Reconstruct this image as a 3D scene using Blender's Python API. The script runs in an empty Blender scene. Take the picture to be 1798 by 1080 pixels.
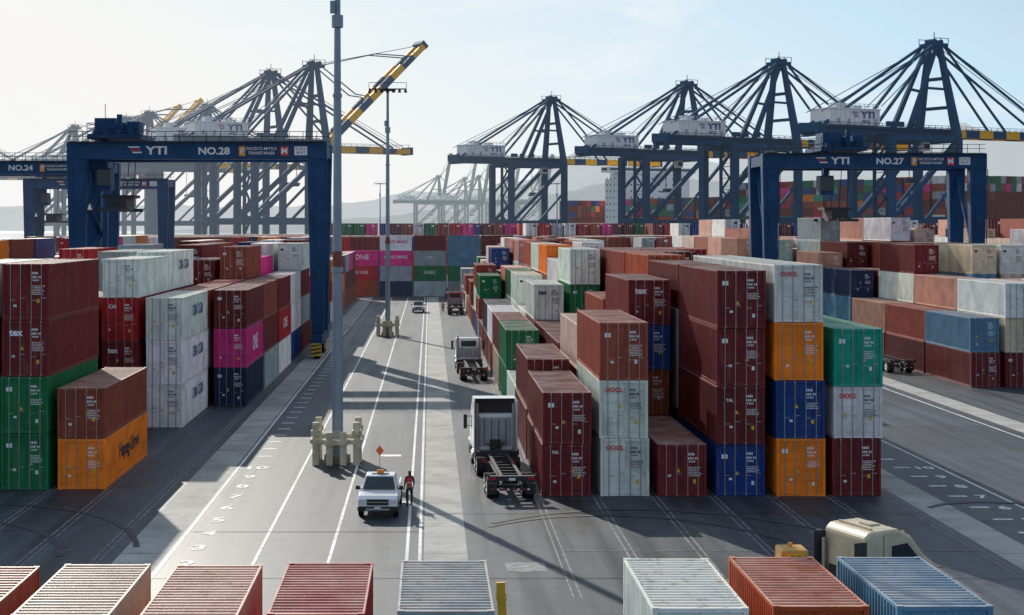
import bpy, math, random
from mathutils import Vector, Matrix
from mathutils import noise as mn
random.seed(7)
R=math.radians
scene=bpy.context.scene
COL=scene.collection
# ---------------------------------------------------------------- materials
def newmat(name):
    m=bpy.data.materials.new(name); m.use_nodes=True
    nt=m.node_tree
    for n in list(nt.nodes): nt.nodes.remove(n)
    return m,nt
def painted_haze_group():  # distance haze painted into materials: emission mixed in by world position
    g=bpy.data.node_groups.new("painted_haze",'ShaderNodeTree')
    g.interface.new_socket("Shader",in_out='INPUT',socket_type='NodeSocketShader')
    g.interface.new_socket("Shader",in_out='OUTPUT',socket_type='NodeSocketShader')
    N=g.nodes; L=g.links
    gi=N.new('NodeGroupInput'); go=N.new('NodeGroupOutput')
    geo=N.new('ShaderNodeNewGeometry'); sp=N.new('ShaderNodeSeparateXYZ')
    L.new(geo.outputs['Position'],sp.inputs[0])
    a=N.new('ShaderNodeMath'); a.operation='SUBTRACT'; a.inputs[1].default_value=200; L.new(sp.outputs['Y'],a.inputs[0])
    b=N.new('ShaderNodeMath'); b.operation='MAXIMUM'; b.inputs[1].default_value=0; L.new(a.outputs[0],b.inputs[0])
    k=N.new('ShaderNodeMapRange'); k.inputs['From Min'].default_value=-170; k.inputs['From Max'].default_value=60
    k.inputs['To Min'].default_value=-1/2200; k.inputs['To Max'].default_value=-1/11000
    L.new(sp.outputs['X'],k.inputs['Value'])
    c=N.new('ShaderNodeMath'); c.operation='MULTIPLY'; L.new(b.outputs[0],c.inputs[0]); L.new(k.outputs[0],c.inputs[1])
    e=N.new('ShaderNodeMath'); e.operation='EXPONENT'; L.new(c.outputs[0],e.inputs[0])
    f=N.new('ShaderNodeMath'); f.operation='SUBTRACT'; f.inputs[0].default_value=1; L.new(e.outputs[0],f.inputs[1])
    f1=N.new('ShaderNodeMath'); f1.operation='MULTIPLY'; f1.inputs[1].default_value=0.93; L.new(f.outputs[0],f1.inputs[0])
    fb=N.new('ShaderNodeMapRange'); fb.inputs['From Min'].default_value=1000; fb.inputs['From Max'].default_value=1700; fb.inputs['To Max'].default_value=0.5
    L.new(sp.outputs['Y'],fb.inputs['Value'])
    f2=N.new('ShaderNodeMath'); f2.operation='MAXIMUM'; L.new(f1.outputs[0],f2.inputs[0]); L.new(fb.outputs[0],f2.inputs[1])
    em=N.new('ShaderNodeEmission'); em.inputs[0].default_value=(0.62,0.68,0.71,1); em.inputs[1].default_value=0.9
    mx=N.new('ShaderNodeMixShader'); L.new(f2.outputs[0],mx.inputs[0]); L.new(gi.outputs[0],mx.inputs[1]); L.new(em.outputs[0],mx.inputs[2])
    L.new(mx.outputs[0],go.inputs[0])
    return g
HG=painted_haze_group()
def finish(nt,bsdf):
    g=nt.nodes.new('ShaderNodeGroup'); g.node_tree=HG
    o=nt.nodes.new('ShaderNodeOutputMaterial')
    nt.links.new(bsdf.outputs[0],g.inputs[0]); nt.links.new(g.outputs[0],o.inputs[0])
def noise(nt,scale,detail=4,vec=None,rough=0.55):
    n=nt.nodes.new('ShaderNodeTexNoise'); n.inputs['Scale'].default_value=scale
    n.inputs['Detail'].default_value=detail; n.inputs['Roughness'].default_value=rough
    if vec is not None: nt.links.new(vec,n.inputs['Vector'])
    return n
def ramp(nt,src,stops):
    r=nt.nodes.new('ShaderNodeValToRGB'); cr=r.color_ramp
    while len(cr.elements)<len(stops): cr.elements.new(0.5)
    for e,(p,c) in zip(cr.elements,stops):
        e.position=p; e.color=c if len(c)==4 else (*c,1)
    nt.links.new(src,r.inputs[0]); return r
def mixc(nt,fac,a,b,mode='MIX'):
    m=nt.nodes.new('ShaderNodeMix'); m.data_type='RGBA'; m.blend_type=mode
    for s,v in ((m.inputs[0],fac),(m.inputs[6],a),(m.inputs[7],b)):
        if isinstance(v,(int,float)): s.default_value=v
        elif isinstance(v,tuple): s.default_value=v if len(v)==4 else (*v,1)
        else: nt.links.new(v,s)
    return m.outputs[2]
def math_(nt,op,a,b=None):
    m=nt.nodes.new('ShaderNodeMath'); m.operation=op
    for s,v in ((m.inputs[0],a),(m.inputs[1],b)):
        if v is None: continue
        if isinstance(v,(int,float)): s.default_value=v
        else: nt.links.new(v,s)
    return m.outputs[0]
def mapping(nt,src,scale):
    m=nt.nodes.new('ShaderNodeMapping'); m.inputs['Scale'].default_value=scale; nt.links.new(src,m.inputs['Vector']); return m.outputs[0]
def simple(name,col,rough=0.5,metal=0.0,var=0.25,scale=3.0,spec=0.5,rust=0.0):
    m,nt=newmat(name); b=nt.nodes.new('ShaderNodeBsdfPrincipled')
    tc=nt.nodes.new('ShaderNodeTexCoord'); n=noise(nt,scale,5,tc.outputs['Object'])
    r=ramp(nt,n.outputs[0],[(0.3,(1-var,)*3),(0.7,(1,1,1))])
    c=mixc(nt,1.0,(*col,1),r.outputs[0],'MULTIPLY')
    if rust:
        n2=noise(nt,scale*3,8,mapping(nt,tc.outputs['Object'],(2,2,0.5)),0.7); f=ramp(nt,n2.outputs[0],[(0.56,(0,0,0)),(0.72,(rust,)*3)])
        c=mixc(nt,f.outputs[0],c,(0.16,0.12,0.10,1))
    nt.links.new(c,b.inputs['Base Color'])
    b.inputs['Roughness'].default_value=rough; b.inputs['Metallic'].default_value=metal
    b.inputs['Specular IOR Level'].default_value=spec
    finish(nt,b); return m
def paint(name,const=None,wave=False):
    m,nt=newmat(name); b=nt.nodes.new('ShaderNodeBsdfPrincipled')
    oi=nt.nodes.new('ShaderNodeObjectInfo'); geo=nt.nodes.new('ShaderNodeNewGeometry')
    tc=nt.nodes.new('ShaderNodeTexCoord')
    add=nt.nodes.new('ShaderNodeVectorMath'); add.operation='ADD'
    nt.links.new(tc.outputs['Object'],add.inputs[0]); nt.links.new(math_(nt,'MULTIPLY',oi.outputs['Random'],300),add.inputs[1])
    vec=add.outputs[0]
    base=oi.outputs['Color'] if const is None else (*const,1)
    big=noise(nt,0.7,5,vec)
    streak=noise(nt,1.0,6,mapping(nt,vec,(5,5,0.5)))
    spots=noise(nt,5.0,7,mapping(nt,vec,(1,1,0.6)),0.7)
    f1=ramp(nt,big.outputs[0],[(0.3,(0.75,)*3),(0.7,(1.2,)*3)])
    c=mixc(nt,1.0,base,f1.outputs[0],'MULTIPLY')
    fa=ramp(nt,streak.outputs[0],[(0.52,(0,0,0)),(0.80,(0.16,)*3)])
    c=mixc(nt,fa.outputs[0],c,(0.45,0.38,0.34,1))
    fs=ramp(nt,spots.outputs[0],[(0.63,(0,0,0)),(0.70,(0.75,)*3)])
    c=mixc(nt,fs.outputs[0],c,(0.12,0.045,0.022,1))
    sep=nt.nodes.new('ShaderNodeSeparateXYZ'); nt.links.new(geo.outputs['Normal'],sep.inputs[0])
    up=nt.nodes.new('ShaderNodeMapRange'); up.inputs['From Min'].default_value=0.3; up.inputs['From Max'].default_value=0.9
    nt.links.new(sep.outputs['Z'],up.inputs['Value'])
    dn=ramp(nt,big.outputs[0],[(0.35,(0.20,)*3),(0.68,(0.68,)*3)])
    c=mixc(nt,math_(nt,'MULTIPLY',up.outputs[0],dn.outputs[0]),c,(0.56,0.45,0.37,1))
    rn=noise(nt,2.2,5,vec,0.62); rf=ramp(nt,rn.outputs[0],[(0.55,(0,0,0)),(0.68,(0.6,)*3)])
    c=mixc(nt,math_(nt,'MULTIPLY',up.outputs[0],rf.outputs[0]),c,(0.20,0.09,0.05,1))
    if wave:
        w=nt.nodes.new('ShaderNodeTexWave'); w.inputs['Scale'].default_value=0.55; w.bands_direction='DIAGONAL'  # shading of the corrugation painted as darker stripes in the colour
        nt.links.new(mapping(nt,tc.outputs['Object'],(1,1,0)),w.inputs['Vector'])
        wr=ramp(nt,w.outputs[0],[(0.2,(0.7,)*3),(0.8,(1,1,1))])
        c=mixc(nt,1.0,c,wr.outputs[0],'MULTIPLY')
    nt.links.new(c,b.inputs['Base Color'])
    b.inputs['Roughness'].default_value=0.52; b.inputs['Specular IOR Level'].default_value=0.25
    finish(nt,b); return m
PAINT=paint("container_paint")
STEEL=simple("galvanised_steel",(0.42,0.42,0.40),0.4,0.6)
GASK=simple("rubber_gasket",(0.015,0.015,0.015),0.8)
m,nt=newmat("stencil_paint"); b=nt.nodes.new('ShaderNodeBsdfPrincipled'); oi=nt.nodes.new('ShaderNodeObjectInfo')
nt.links.new(oi.outputs['Color'],b.inputs['Base Color']); b.inputs['Roughness'].default_value=0.6; finish(nt,b); STENCIL=m
YEL=simple("yellow_paint",(0.80,0.48,0.03),0.5)
BLK=simple("black_paint",(0.02,0.02,0.02),0.5)
CRBLUE=simple("crane_blue_paint",(0.008,0.065,0.175),0.5,0,0.4,0.5,0.25,0.25)
CRTEAL=simple("quay_crane_blue_paint",(0.003,0.070,0.165),0.7,0,0.2,0.2,0.04)
CRYEL=simple("boom_yellow_paint",(0.95,0.46,0.01),0.6,0,0.1,1,0.1)
FARGREEN=simple("far_crane_green_paint",(0.03,0.12,0.11),0.6,0,0.2,0.2,0.1)
WHITE=simple("white_paint",(0.80,0.81,0.81),0.4,0,0.12)
VWHITE=simple("vehicle_white_paint",(0.80,0.81,0.82),0.25,0,0.12,1.5)
GREYP=simple("grey_panel_paint",(0.38,0.40,0.42),0.45)
REDP=simple("red_paint",(0.45,0.03,0.02),0.35)
TANP=simple("tan_yellow_paint",(0.62,0.36,0.09),0.5,0,0.3,3,0.3,0.5)
GLASS=simple("dark_glass",(0.02,0.03,0.04),0.08,0,0.1)
TYRE=simple("tyre_rubber",(0.018,0.018,0.018),0.85)
DKST=simple("dark_steel",(0.03,0.03,0.033),0.6)
CONC=simple("concrete",(0.30,0.29,0.26),0.85,0,0.35,1.5)
CREAM=simple("cream_bollard_paint",(0.76,0.68,0.46),0.7,0,0.45,2.0,0.3,0.6)
POLE=simple("pole_galvanised",(0.26,0.34,0.41),0.5,0.2,0.25,0.8)
AMBER=simple("amber_lens",(0.8,0.30,0.02),0.3)
REDL=simple("red_lens",(0.5,0.02,0.02),0.3)
LENS=simple("clear_lens",(0.7,0.72,0.75),0.1)
ORANGEF=simple("orange_fabric",(0.85,0.16,0.03),0.7)
DIAG=simple("white_letter_paint",(0.85,0.85,0.85),0.5)
REDLET=simple("red_letter_paint",(0.6,0.03,0.03),0.5)
BLUELET=simple("blue_letter_paint",(0.02,0.05,0.25),0.5)
# ---------------------------------------------------------------- mesh builder
class MB:
    def __init__(s): s.v=[];s.f=[];s.m=[]
    def face(s,pts,mi=0):
        k=len(s.v); s.v+= [tuple(p) for p in pts]; s.f.append(tuple(range(k,k+len(pts)))); s.m.append(mi)
    def frus(s,b,t,mi=0):
        k=len(s.v)
        for q in (b,t): s.v+=[(q[0],q[2],q[4]),(q[1],q[2],q[4]),(q[1],q[3],q[4]),(q[0],q[3],q[4])]
        for q in ((3,2,1,0),(4,5,6,7),(0,1,5,4),(1,2,6,5),(2,3,7,6),(3,0,4,7)):
            s.f.append(tuple(k+i for i in q)); s.m.append(mi)
    def box(s,x0,x1,y0,y1,z0,z1,mi=0): s.frus((x0,x1,y0,y1,z0),(x0,x1,y0,y1,z1),mi)
    def beam(s,p,q,w,h,mi=0,w2=None,h2=None):
        p=Vector(p);q=Vector(q);d=(q-p).normalized()
        up=Vector((0,0,1)) if abs(d.z)<0.95 else Vector((0,1,0))
        a=d.cross(up).normalized(); b=a.cross(d).normalized()
        w2=w2 or w; h2=h2 or h
        k=len(s.v)
        for c,ww,hh in ((p,w,h),(q,w2,h2)):
            for i,j in ((-1,-1),(1,-1),(1,1),(-1,1)): s.v.append(tuple(c+a*(i*ww/2)+b*(j*hh/2)))
        for f in ((3,2,1,0),(4,5,6,7),(0,1,5,4),(1,2,6,5),(2,3,7,6),(3,0,4,7)):
            s.f.append(tuple(k+i for i in f)); s.m.append(mi)
    def cyl(s,p,q,r0,r1=None,n=10,mi=0):
        r1=r0 if r1 is None else r1
        p=Vector(p);q=Vector(q);d=(q-p).normalized()
        up=Vector((0,0,1)) if abs(d.z)<0.95 else Vector((0,1,0))
        a=d.cross(up).normalized(); b=a.cross(d).normalized(); k=len(s.v)
        for c,r in ((p,r0),(q,r1)):
            for i in range(n):
                t=2*math.pi*i/n; s.v.append(tuple(c+a*(r*math.cos(t))+b*(r*math.sin(t))))
        for i in range(n):
            j=(i+1)%n; s.f.append((k+i,k+j,k+n+j,k+n+i)); s.m.append(mi)
        s.f.append(tuple(k+i for i in range(n))[::-1]); s.m.append(mi)
        s.f.append(tuple(k+n+i for i in range(n))); s.m.append(mi)
    def prism(s,poly,x0,x1,mi=0):
        k=len(s.v);n=len(poly)
        for x in (x0,x1): s.v+=[(x,y,z) for y,z in poly]
        for i in range(n):
            j=(i+1)%n; s.f.append((k+i,k+j,k+n+j,k+n+i)); s.m.append(mi)
        s.f.append(tuple(k+i for i in range(n))[::-1]); s.m.append(mi)
        s.f.append(tuple(k+n+i for i in range(n))); s.m.append(mi)
    def mesh(s,name,mats):
        me=bpy.data.meshes.new(name); me.from_pydata(s.v,[],s.f)
        for mt in mats: me.materials.append(mt)
        me.polygons.foreach_set('material_index',s.m); me.update(); return me
    def obj(s,name,mats,parent=None,loc=(0,0,0),rot=(0,0,0),bevel=0,smooth=False):
        return mk(name,s.mesh(name,mats),parent,loc,rot,bevel,smooth)
def mk(name,me,parent=None,loc=(0,0,0),rot=(0,0,0),bevel=0,smooth=False):
    o=bpy.data.objects.new(name,me); COL.objects.link(o); o.location=loc; o.rotation_euler=rot
    if parent is not None: o.parent=parent
    if bevel:
        b=o.modifiers.new('b','BEVEL'); b.width=bevel; b.segments=2 if bevel<0.13 else 4; b.limit_method='ANGLE'
        b.angle_limit=R(20) if bevel>=0.13 else R(30)
    if smooth and me:
        for p in me.polygons: p.use_smooth=True
    return o
def top(o,label,cat,group=None):
    o["label"]=label; o["category"]=cat
    if group: o["group"]=group
    return o
def empty(name,loc=(0,0,0),rz=0,label="",cat="",group=None):
    o=mk(name,None,None,loc,(0,0,rz)); return top(o,label,cat,group)
TC={}
def text(s,size,parent,loc,rot,mat=STENCIL,color=(0.8,0.8,0.8,1),bold=0.0,name="lettering",sx=1.0):
    key=(s,mat.name,bold)
    if key not in TC:
        cu=bpy.data.curves.new('t','FONT'); cu.body=s; cu.size=1; cu.align_x='CENTER'; cu.align_y='CENTER'
        cu.extrude=0.004; cu.offset=bold; cu.resolution_u=3
        ob=bpy.data.objects.new('t',cu); COL.objects.link(ob)
        dg=bpy.context.evaluated_depsgraph_get(); me=bpy.data.meshes.new_from_object(ob.evaluated_get(dg))
        bpy.data.objects.remove(ob); me.materials.clear(); me.materials.append(mat); me.name="lettering"; TC[key]=me
    o=mk(name,TC[key],parent,loc,rot); o.scale=(size*sx,size,size); o.color=color; return o
FR=(R(90),0,0)
# ---------------------------------------------------------------- container meshes
def corr(mb,a0,a1,fn,per=0.28,mi=0):
    n=max(1,round((a1-a0)/per)); p=(a1-a0)/n; prof=[]
    for i in range(n):
        s=a0+i*p; prof+=[(s,0),(s+p*0.26,0),(s+p*0.5,1),(s+p*0.76,1)]
    prof.append((a1,0))
    for (u,du),(v,dv) in zip(prof[:-1],prof[1:]):
        p1,p2=fn(u,du); q1,q2=fn(v,dv); mb.face([p1,q1,q2,p2],mi)
def body_mesh(L,h):
    mb=MB(); W=1.22
    for sx in (-1,1):
        for y in (0.0,L-0.12):
            x0,x1=(W-0.14,W) if sx>0 else (-W,-W+0.14)
            mb.box(x0,x1,y,y+0.12,0.122,h-0.122)
            x0,x1=(W-0.17,W+0.004) if sx>0 else (-W-0.004,-W+0.17)
            yy0,yy1=(y-0.004,y+0.17) if y==0 else (y-0.05,y+0.124)
            mb.box(x0,x1,yy0,yy1,0,0.12); mb.box(x0,x1,yy0,yy1,h-0.12,h)
        x0,x1=(W-0.06,W-0.003) if sx>0 else (-W+0.003,-W+0.06)
        mb.box(x0,x1,0.17,L-0.17,h-0.09,h-0.012)
        mb.box(x0,x1,0.17,L-0.17,0.01,0.15)
        def fs(a,d,sx=sx):
            x=sx*(W-0.012-0.045*d); return (x,a,0.152),(x,a,h-0.092)
        corr(mb,0.13,L-0.13,fs)
    def fr(a,d):
        z=h-0.022-0.06*d; return (-W+0.06,a,z),(W-0.06,a,z)
    corr(mb,0.125,L-0.125,fr,0.30 )
    def fe(a,d):
        y=L-0.02-0.04*d; return (a,y,0.15),(a,y,h-0.1)
    corr(mb,-1.08,1.08,fe)
    mb.box(-1.048,1.048,0.006,0.12,0.012,0.13); mb.box(-1.048,1.048,0.006,0.12,h-0.13,h-0.014)
    mb.box(-1.048,1.048,L-0.12,L-0.006,0.012,0.14); mb.box(-1.048,1.048,L-0.12,L-0.006,h-0.11,h-0.014)
    mb.box(-1.15,1.15,0.14,L-0.14,0.10,0.14)
    return mb.mesh("shipping_container",[PAINT])
def door_mesh(h):
    mb=MB(); w=0.53; z0,z1=0.14,h-0.14
    mb.box(-w,w,0.062,0.09,z0,z1,0)
    for (a,b,c,d) in ((-w,-w+0.07,z0,z1),(w-0.07,w,z0,z1),(-w+0.07,w-0.07,z0,z0+0.08),(-w+0.07,w-0.07,z1-0.08,z1)):
        mb.box(a,b,0.038,0.063,c,d,0)
    for i in range(5):
        zc=z0+0.08+(z1-z0-0.16)*(i+0.5)/5; hh=(z1-z0-0.16)/5*0.31
        mb.box(-w+0.09,w-0.09,0.040,0.063,zc-hh,zc+hh,0)
    mb.box(-w-0.018,-w-0.001,0.045,0.06,z0,z1,1)
    for x in (-0.26,0.26):
        for z in (z0+0.05,z0+0.75,z1-0.75,z1-0.06): mb.box(x-0.05,x+0.05,0.012,0.04,z-0.035,z+0.035,0)
        mb.box(x-0.02,x+0.24,-0.002,0.012,1.0+0.12*(x>0),1.035+0.12*(x>0),2)
    for z in (z0+0.25,(z0+z1)/2,z1-0.25):
        mb.box(w-0.03,w+0.02,0.01,0.036,z-0.06,z+0.06,0)
    return mb.mesh("door",[PAINT,GASK,STEEL])
def rod_mesh(h):
    mb=MB(); mb.cyl((0,0.006,0.05),(0,0.006,h-0.05),0.023,None,6,0)
    mb.box(-0.035,0.035,-0.01,0.02,0.03,0.11,0); mb.box(-0.035,0.035,-0.01,0.02,h-0.11,h-0.03,0)
    return mb.mesh("locking_rod",[STEEL])
def mark_mesh(h,k):
    rnd=random.Random(k); mb=MB(); y=0.035
    def r(x,z,w,hh,mi=0): mb.face([(x,y,z),(x+w,y,z),(x+w,y,z+hh),(x,y,z+hh)],mi)
    z=h-0.55
    for i in range(4): r(0.30+i*0.085,z,0.055,0.12)
    for i in range(6): r(0.30+i*0.085-0.0,z-0.20,0.055 if i!=3 else 0.02,0.11)
    for i in range(4): r(0.34+i*0.085,z-0.35,0.05,0.08)
    for j in range(rnd.randint(4,7)):
        x=0.32
        zz=z-0.62-j*0.085
        while x<0.85:
            w=rnd.uniform(0.03,0.12); r(x,zz,w,0.038); x+=w+0.03
    if k%2==0:
        for sx in (-1.0,0.72):
            for i in range(4): r(sx+i*0.07,h-0.12+0.0,0.035,0.06,1)
    zz=h*0.5+rnd.uniform(-0.3,0.1)
    xx=rnd.choice((-0.75,-0.3,0.2))
    mb.face([(xx,y,zz),(xx+0.22,y,zz),(xx+0.11,y,zz+0.2)],1)
    r(rnd.uniform(-0.9,-0.5),rnd.uniform(0.6,1.0),0.16,0.12,2)
    r(0.55,rnd.uniform(0.5,0.9),0.14,0.2,1 if k%3 else 2)
    if k%3==0: r(-0.95,h-0.75,0.30,0.22,0)
    return mb.mesh("marking",[STENCIL,YEL,WHITE])
BM={};DM={};RM={};MM={}
def getm(d,key,fn):
    if key not in d: d[key]=fn()
    return d[key]
COLS={'maroon':(0.165,0.014,0.017),'brown':(0.31,0.060,0.034),'rust':(0.42,0.075,0.020),'orange':(0.88,0.21,0.010),
 'white':(0.80,0.81,0.77),'grey':(0.38,0.42,0.45),'blue':(0.008,0.05,0.24),'navy':(0.010,0.025,0.08),'green':(0.004,0.17,0.055),
 'teal':(0.005,0.34,0.23),'pink':(0.78,0.025,0.25),'red':(0.48,0.014,0.018),'steel blue':(0.11,0.26,0.38),'beige':(0.64,0.49,0.38),'salmon':(0.60,0.30,0.22)}
def container(x,y,z,L,h,col,rz=0,detail=2,label=None,texts=(),group="stacked shipping containers"):
    c=COLS[col]; j=random.uniform(0.78,1.15); c4=(min(1,c[0]*j),c[1]*j*random.uniform(.92,1.1),c[2]*j,1)
    o=mk("shipping_container",getm(BM,(L,h),lambda:body_mesh(L,h)),None,(x,y,z),(0,0,rz)); o.color=c4
    top(o,label or f"{col} corrugated steel shipping container in a stack","container",group)
    for sx in (-1,1):
        d=mk("door",getm(DM,h,lambda:door_mesh(h)),o,(sx*0.535,0,0)); d.color=c4
        if detail>=2:
            for rx in (-0.26,0.26): mk("locking_rod",getm(RM,h,lambda:rod_mesh(h)),d,(rx,0,0))
    k=random.choice((1,2,4,5,7)) if texts else random.randint(0,7)
    mk_=mk("marking",getm(MM,(h,k),lambda:mark_mesh(h,k)),o)
    light=col in('white','beige'); mk_.color=(0.03,0.03,0.05,1) if light else (0.8,0.8,0.8,1)
    for t in texts:
        s,size,where,tc=t[:4]
        if where=='door': text(s,size,o,(t[4],-0.022,t[5]),FR,color=tc,bold=0.03)
        elif where=='+x': text(s,size,o,(1.226,L/2+t[4],h/2+t[5]),(R(90),0,R(90)),color=tc,bold=0.01)
        elif where=='-x': text(s,size,o,(-1.226,L/2+t[4],h/2+t[5]),(R(90),0,R(-90)),color=tc,bold=0.01)
    return o
W4=(0.85,0.85,0.85,1);RD=(0.65,0.02,0.02,1);BL=(0.03,0.06,0.20,1);DK=(0.03,0.03,0.05,1)
def palette(w):
    names=list(w); return random.choices(names,[w[n] for n in names])[0]
MIXR={'maroon':26,'brown':16,'rust':6,'orange':4,'white':18,'grey':5,'blue':7,'navy':4,'green':5,'teal':3,'pink':2,'red':6,'beige':5,'salmon':3}
MIXL={'maroon':22,'brown':18,'rust':7,'orange':5,'white':18,'grey':10,'blue':6,'green':3,'pink':5,'red':8,'navy':4,'steel blue':4}
MIXB={'maroon':26,'brown':12,'rust':4,'red':14,'orange':3,'white':10,'grey':6,'blue':8,'green':5,'pink':8,'salmon':4}
MIXQ={'maroon':14,'brown':12,'salmon':24,'beige':20,'white':16,'grey':5,'blue':3,'navy':3,'steel blue':4,'orange':1,'green':1}  # sunlit, hazy look put into the colours: more salmon, beige and white
OV={}
O=lambda *a:[x if isinstance(x,tuple) else (x,2.9,()) for x in a]
OOCL=(("OOCL",0.31,'door',RD,-0.50,2.42),)
TAL=(("TAL",0.2,'door',W4,-0.55,2.2),)
def tex(c,h=2.9): return (("tex",0.5,'door',c,-0.5,h-0.65),)
OV['R',0,0]=O(('maroon',2.6,TAL),('maroon',2.6,()))
OV['R',1,0]=O(('white',2.9,OOCL),('white',2.9,OOCL),('brown',2.9,()))
OV['R',2,0]=O(('maroon',2.6,()))
OV['R',3,0]=O(('blue',2.6,()),('maroon',2.9,TAL),('maroon',2.9,()),('maroon',2.9,()))
OV['R',4,0]=O('orange','blue','orange',('white',2.9,OOCL))
OV['R',5,0]=O('maroon',('white',2.6,(("OOCL",0.31,'door',RD,-0.50,2.12),)),'teal')
OV['R',0,1]=O('maroon','maroon'); OV['R',1,1]=O(('white',2.6,()),('brown',2.6,()),('beige',2.6,()))
OV['R',2,1]=O(('maroon',2.6,()),('rust',2.6,()),('blue',2.6,()),('maroon',2.6,tex(W4,2.6)))
OV['R',3,1]=O('maroon','beige','grey',('maroon',2.6,())); OV['R',4,1]=O('brown','maroon','maroon','white'); OV['R',5,1]=O('maroon','blue','white')
OV['R',0,2]=O('white'); OV['R',1,2]=O('white','maroon'); OV['R',2,2]=O('maroon','brown',('brown',2.9,()))
OV['R',0,3]=O('green',('green',2.9,())); OV['R',1,3]=O('maroon','maroon'); OV['R',2,3]=O('navy','maroon')
OV['R',0,4]=O('beige','maroon'); OV['R',1,4]=O('maroon','maroon',('white',2.9,tex(DK)))
OV['R',2,4]=O('maroon','maroon','green',('white',2.9,()))
OV['R',3,4]=O('maroon','maroon','maroon','maroon'); OV['R',4,4]=O('maroon','maroon','brown','maroon')
OV['R',0,5]=O('brown','white'); OV['R',1,5]=O('white','white'); OV['R',0,6]=O('maroon','navy')
OV['R',1,7]=O('brown','grey','green'); OV['R',2,7]=O('white','blue','maroon','white')
OV['L',1,0]=O(('orange',2.6,(("Hapag-Lloyd",1.15,'+x',DK,0.5,0.1),)),('brown',2.6,()))
OV['L',2,0]=O('green','green',('maroon',2.9,tex(W4)),('maroon',2.9,()))
OV['L',0,0]=[];OV['L',0,1]=[];OV['L',1,1]=[];OV['L',2,1]=[];OV['L',0,2]=[]
CMA=(("CMA CGM",1.1,'+x',(0.10,0.14,0.28,1),1.0,0.3),)
OV['L',1,2]=O(('white',2.9,CMA),('white',2.9,CMA),('white',2.9,CMA))
OV['L',2,2]=O('maroon',('maroon',2.9,tex(W4)),('red',2.9,(("CAI",0.34,'door',W4,-0.5,2.3),)),('white',2.6,()))
OV['L',0,3]=O(('navy',2.9,()),('pink',2.9,(("ONE",1.7,'+x',W4,0,0),)),('maroon',2.9,()))
OV['L',2,3]=O('grey','brown','maroon',('white',2.9,CMA)); OV['L',1,3]=O('maroon','white','brown')
OV['L',0,4]=O('grey',('maroon',2.9,()),('brown',2.9,()))
OV['L',0,5]=O('white',('red',2.9,(("K LINE",1.3,'+x',W4,0,0),)),'maroon')
OV['L',1,5]=O('brown','maroon','brown','brown')
OV['L',0,7]=O('maroon','grey','maroon','white')
OV['Q',0,0]=O('maroon','steel blue'); OV['Q',0,1]=O('maroon','brown'); OV['Q',1,0]=O('maroon','beige','white')
OV['Q',1,1]=O('brown','maroon','salmon')
OV['Q',0,2]=O('brown','salmon'); OV['Q',1,2]=O('salmon','salmon','white','maroon')
OV['Q',0,3]=O('maroon','steel blue','navy')
Rh={0:[2,3,1,4,4,3],1:[2,3,4,4,4,3],2:[1,2,3,4,3,3],3:[2,2,2,4,4,3],4:[2,3,4,4,4,4]}
Lh={0:[0,2,4,4,3,3],1:[0,0,0,3,3,3],2:[0,3,4,3,3,3],3:[3,3,4,4,3,3],4:[3,3,3,4,3,4],5:[3,4,4,4,3,3]}
blocks={}
conts=[]
def add_block(name,x0,dx,y0,pitch,nb,hfun,mix,vis=1):
    H={}
    for j in range(nb):
        for i in range(6):
            ov=OV.get((name,i,j)); n=hfun(i,j)
            if ov is None:
                hh=random.choice((2.9,2.9,2.6))
                ov=[(palette(mix),hh,()) for _ in range(n)]
            z=0
            for t,(c,h,tx) in enumerate(ov):
                conts.append(dict(b=name,i=i,j=j,t=t,x=x0+dx*i+random.uniform(-.06,.06),y=y0+pitch*j+random.uniform(-.14,.14),z=z,L=12.19,h=h,c=c,tx=tx)); z+=h+0.004
            H[i,j]=len(ov)
    blocks[name]=H
def hR(i,j):
    if j in Rh: return Rh[j][i]
    return random.choice((1,2,2,3)) if i==0 else random.choice((3,3,2,4)) if i==1 else random.choice((2,3,4,4,4))
def hL(i,j):
    if j in Lh: return Lh[j][i]
    return random.choice((3,3,4)) if i==0 else random.choice((3,4,4))
def hQ(i,j):
    if j<2: return 2 if i==0 else 3
    if j<4: return (2,3)[i>1]+(i>0)*(random.random()>.4)
    return random.choice((3,3,4)) if i==0 else random.choice((4,4,5,3))
add_block('R',6.85,2.92,80,12.72,17,hR,MIXR)
add_block('L',-14.97,-2.92,81.9,12.6,17,hL,MIXL)
add_block('Q',46.5,2.92,133.6,12.7,14,hQ,MIXQ)
add_block('S',-52.5,-2.92,180,12.7,10,lambda i,j:random.choice((2,3,3,4)),{**MIXL,'white':22})
add_block('T',84.0,2.92,215,12.7,9,lambda i,j:random.choice((4,4,5)),MIXQ)
cand=[]
for c in conts:
    H=blocks[c['b']]; i,j,t=c['i'],c['j'],c['t']
    f=H.get((i,j-1),0)<=t; s=H.get((i-1,j),0)<=t; tp=H[i,j]==t+1
    D=c['y']; px=755+c['x']*2800/D
    c['show']=(f or s or tp) and -60<px<1860
    c['score']=D*(1.0 if (f and (s or D<110)) else 1.12 if s or f else 1.5)
cand=sorted([c for c in conts if c['show']],key=lambda c:c['score'])
ind=cand[:262]; ids=set(id(c) for c in ind)
for c in ind:
    D=c['y']
    lab=f"{c['c']} corrugated container, "+("bottom of a stack on asphalt","second tier of container stack","third tier of container stack","top tier of container stack","top tier of container stack")[c['t']]
    container(c['x'],c['y'],c['z'],c['L'],c['h'],c['c'],0,2 if D<150 else 1,lab,c['tx'])
BC=list(COLS); BMATS=[paint("bulk_container_paint_"+n.replace(' ','_'),COLS[n],True) for n in BC]
bulk=MB()
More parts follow.
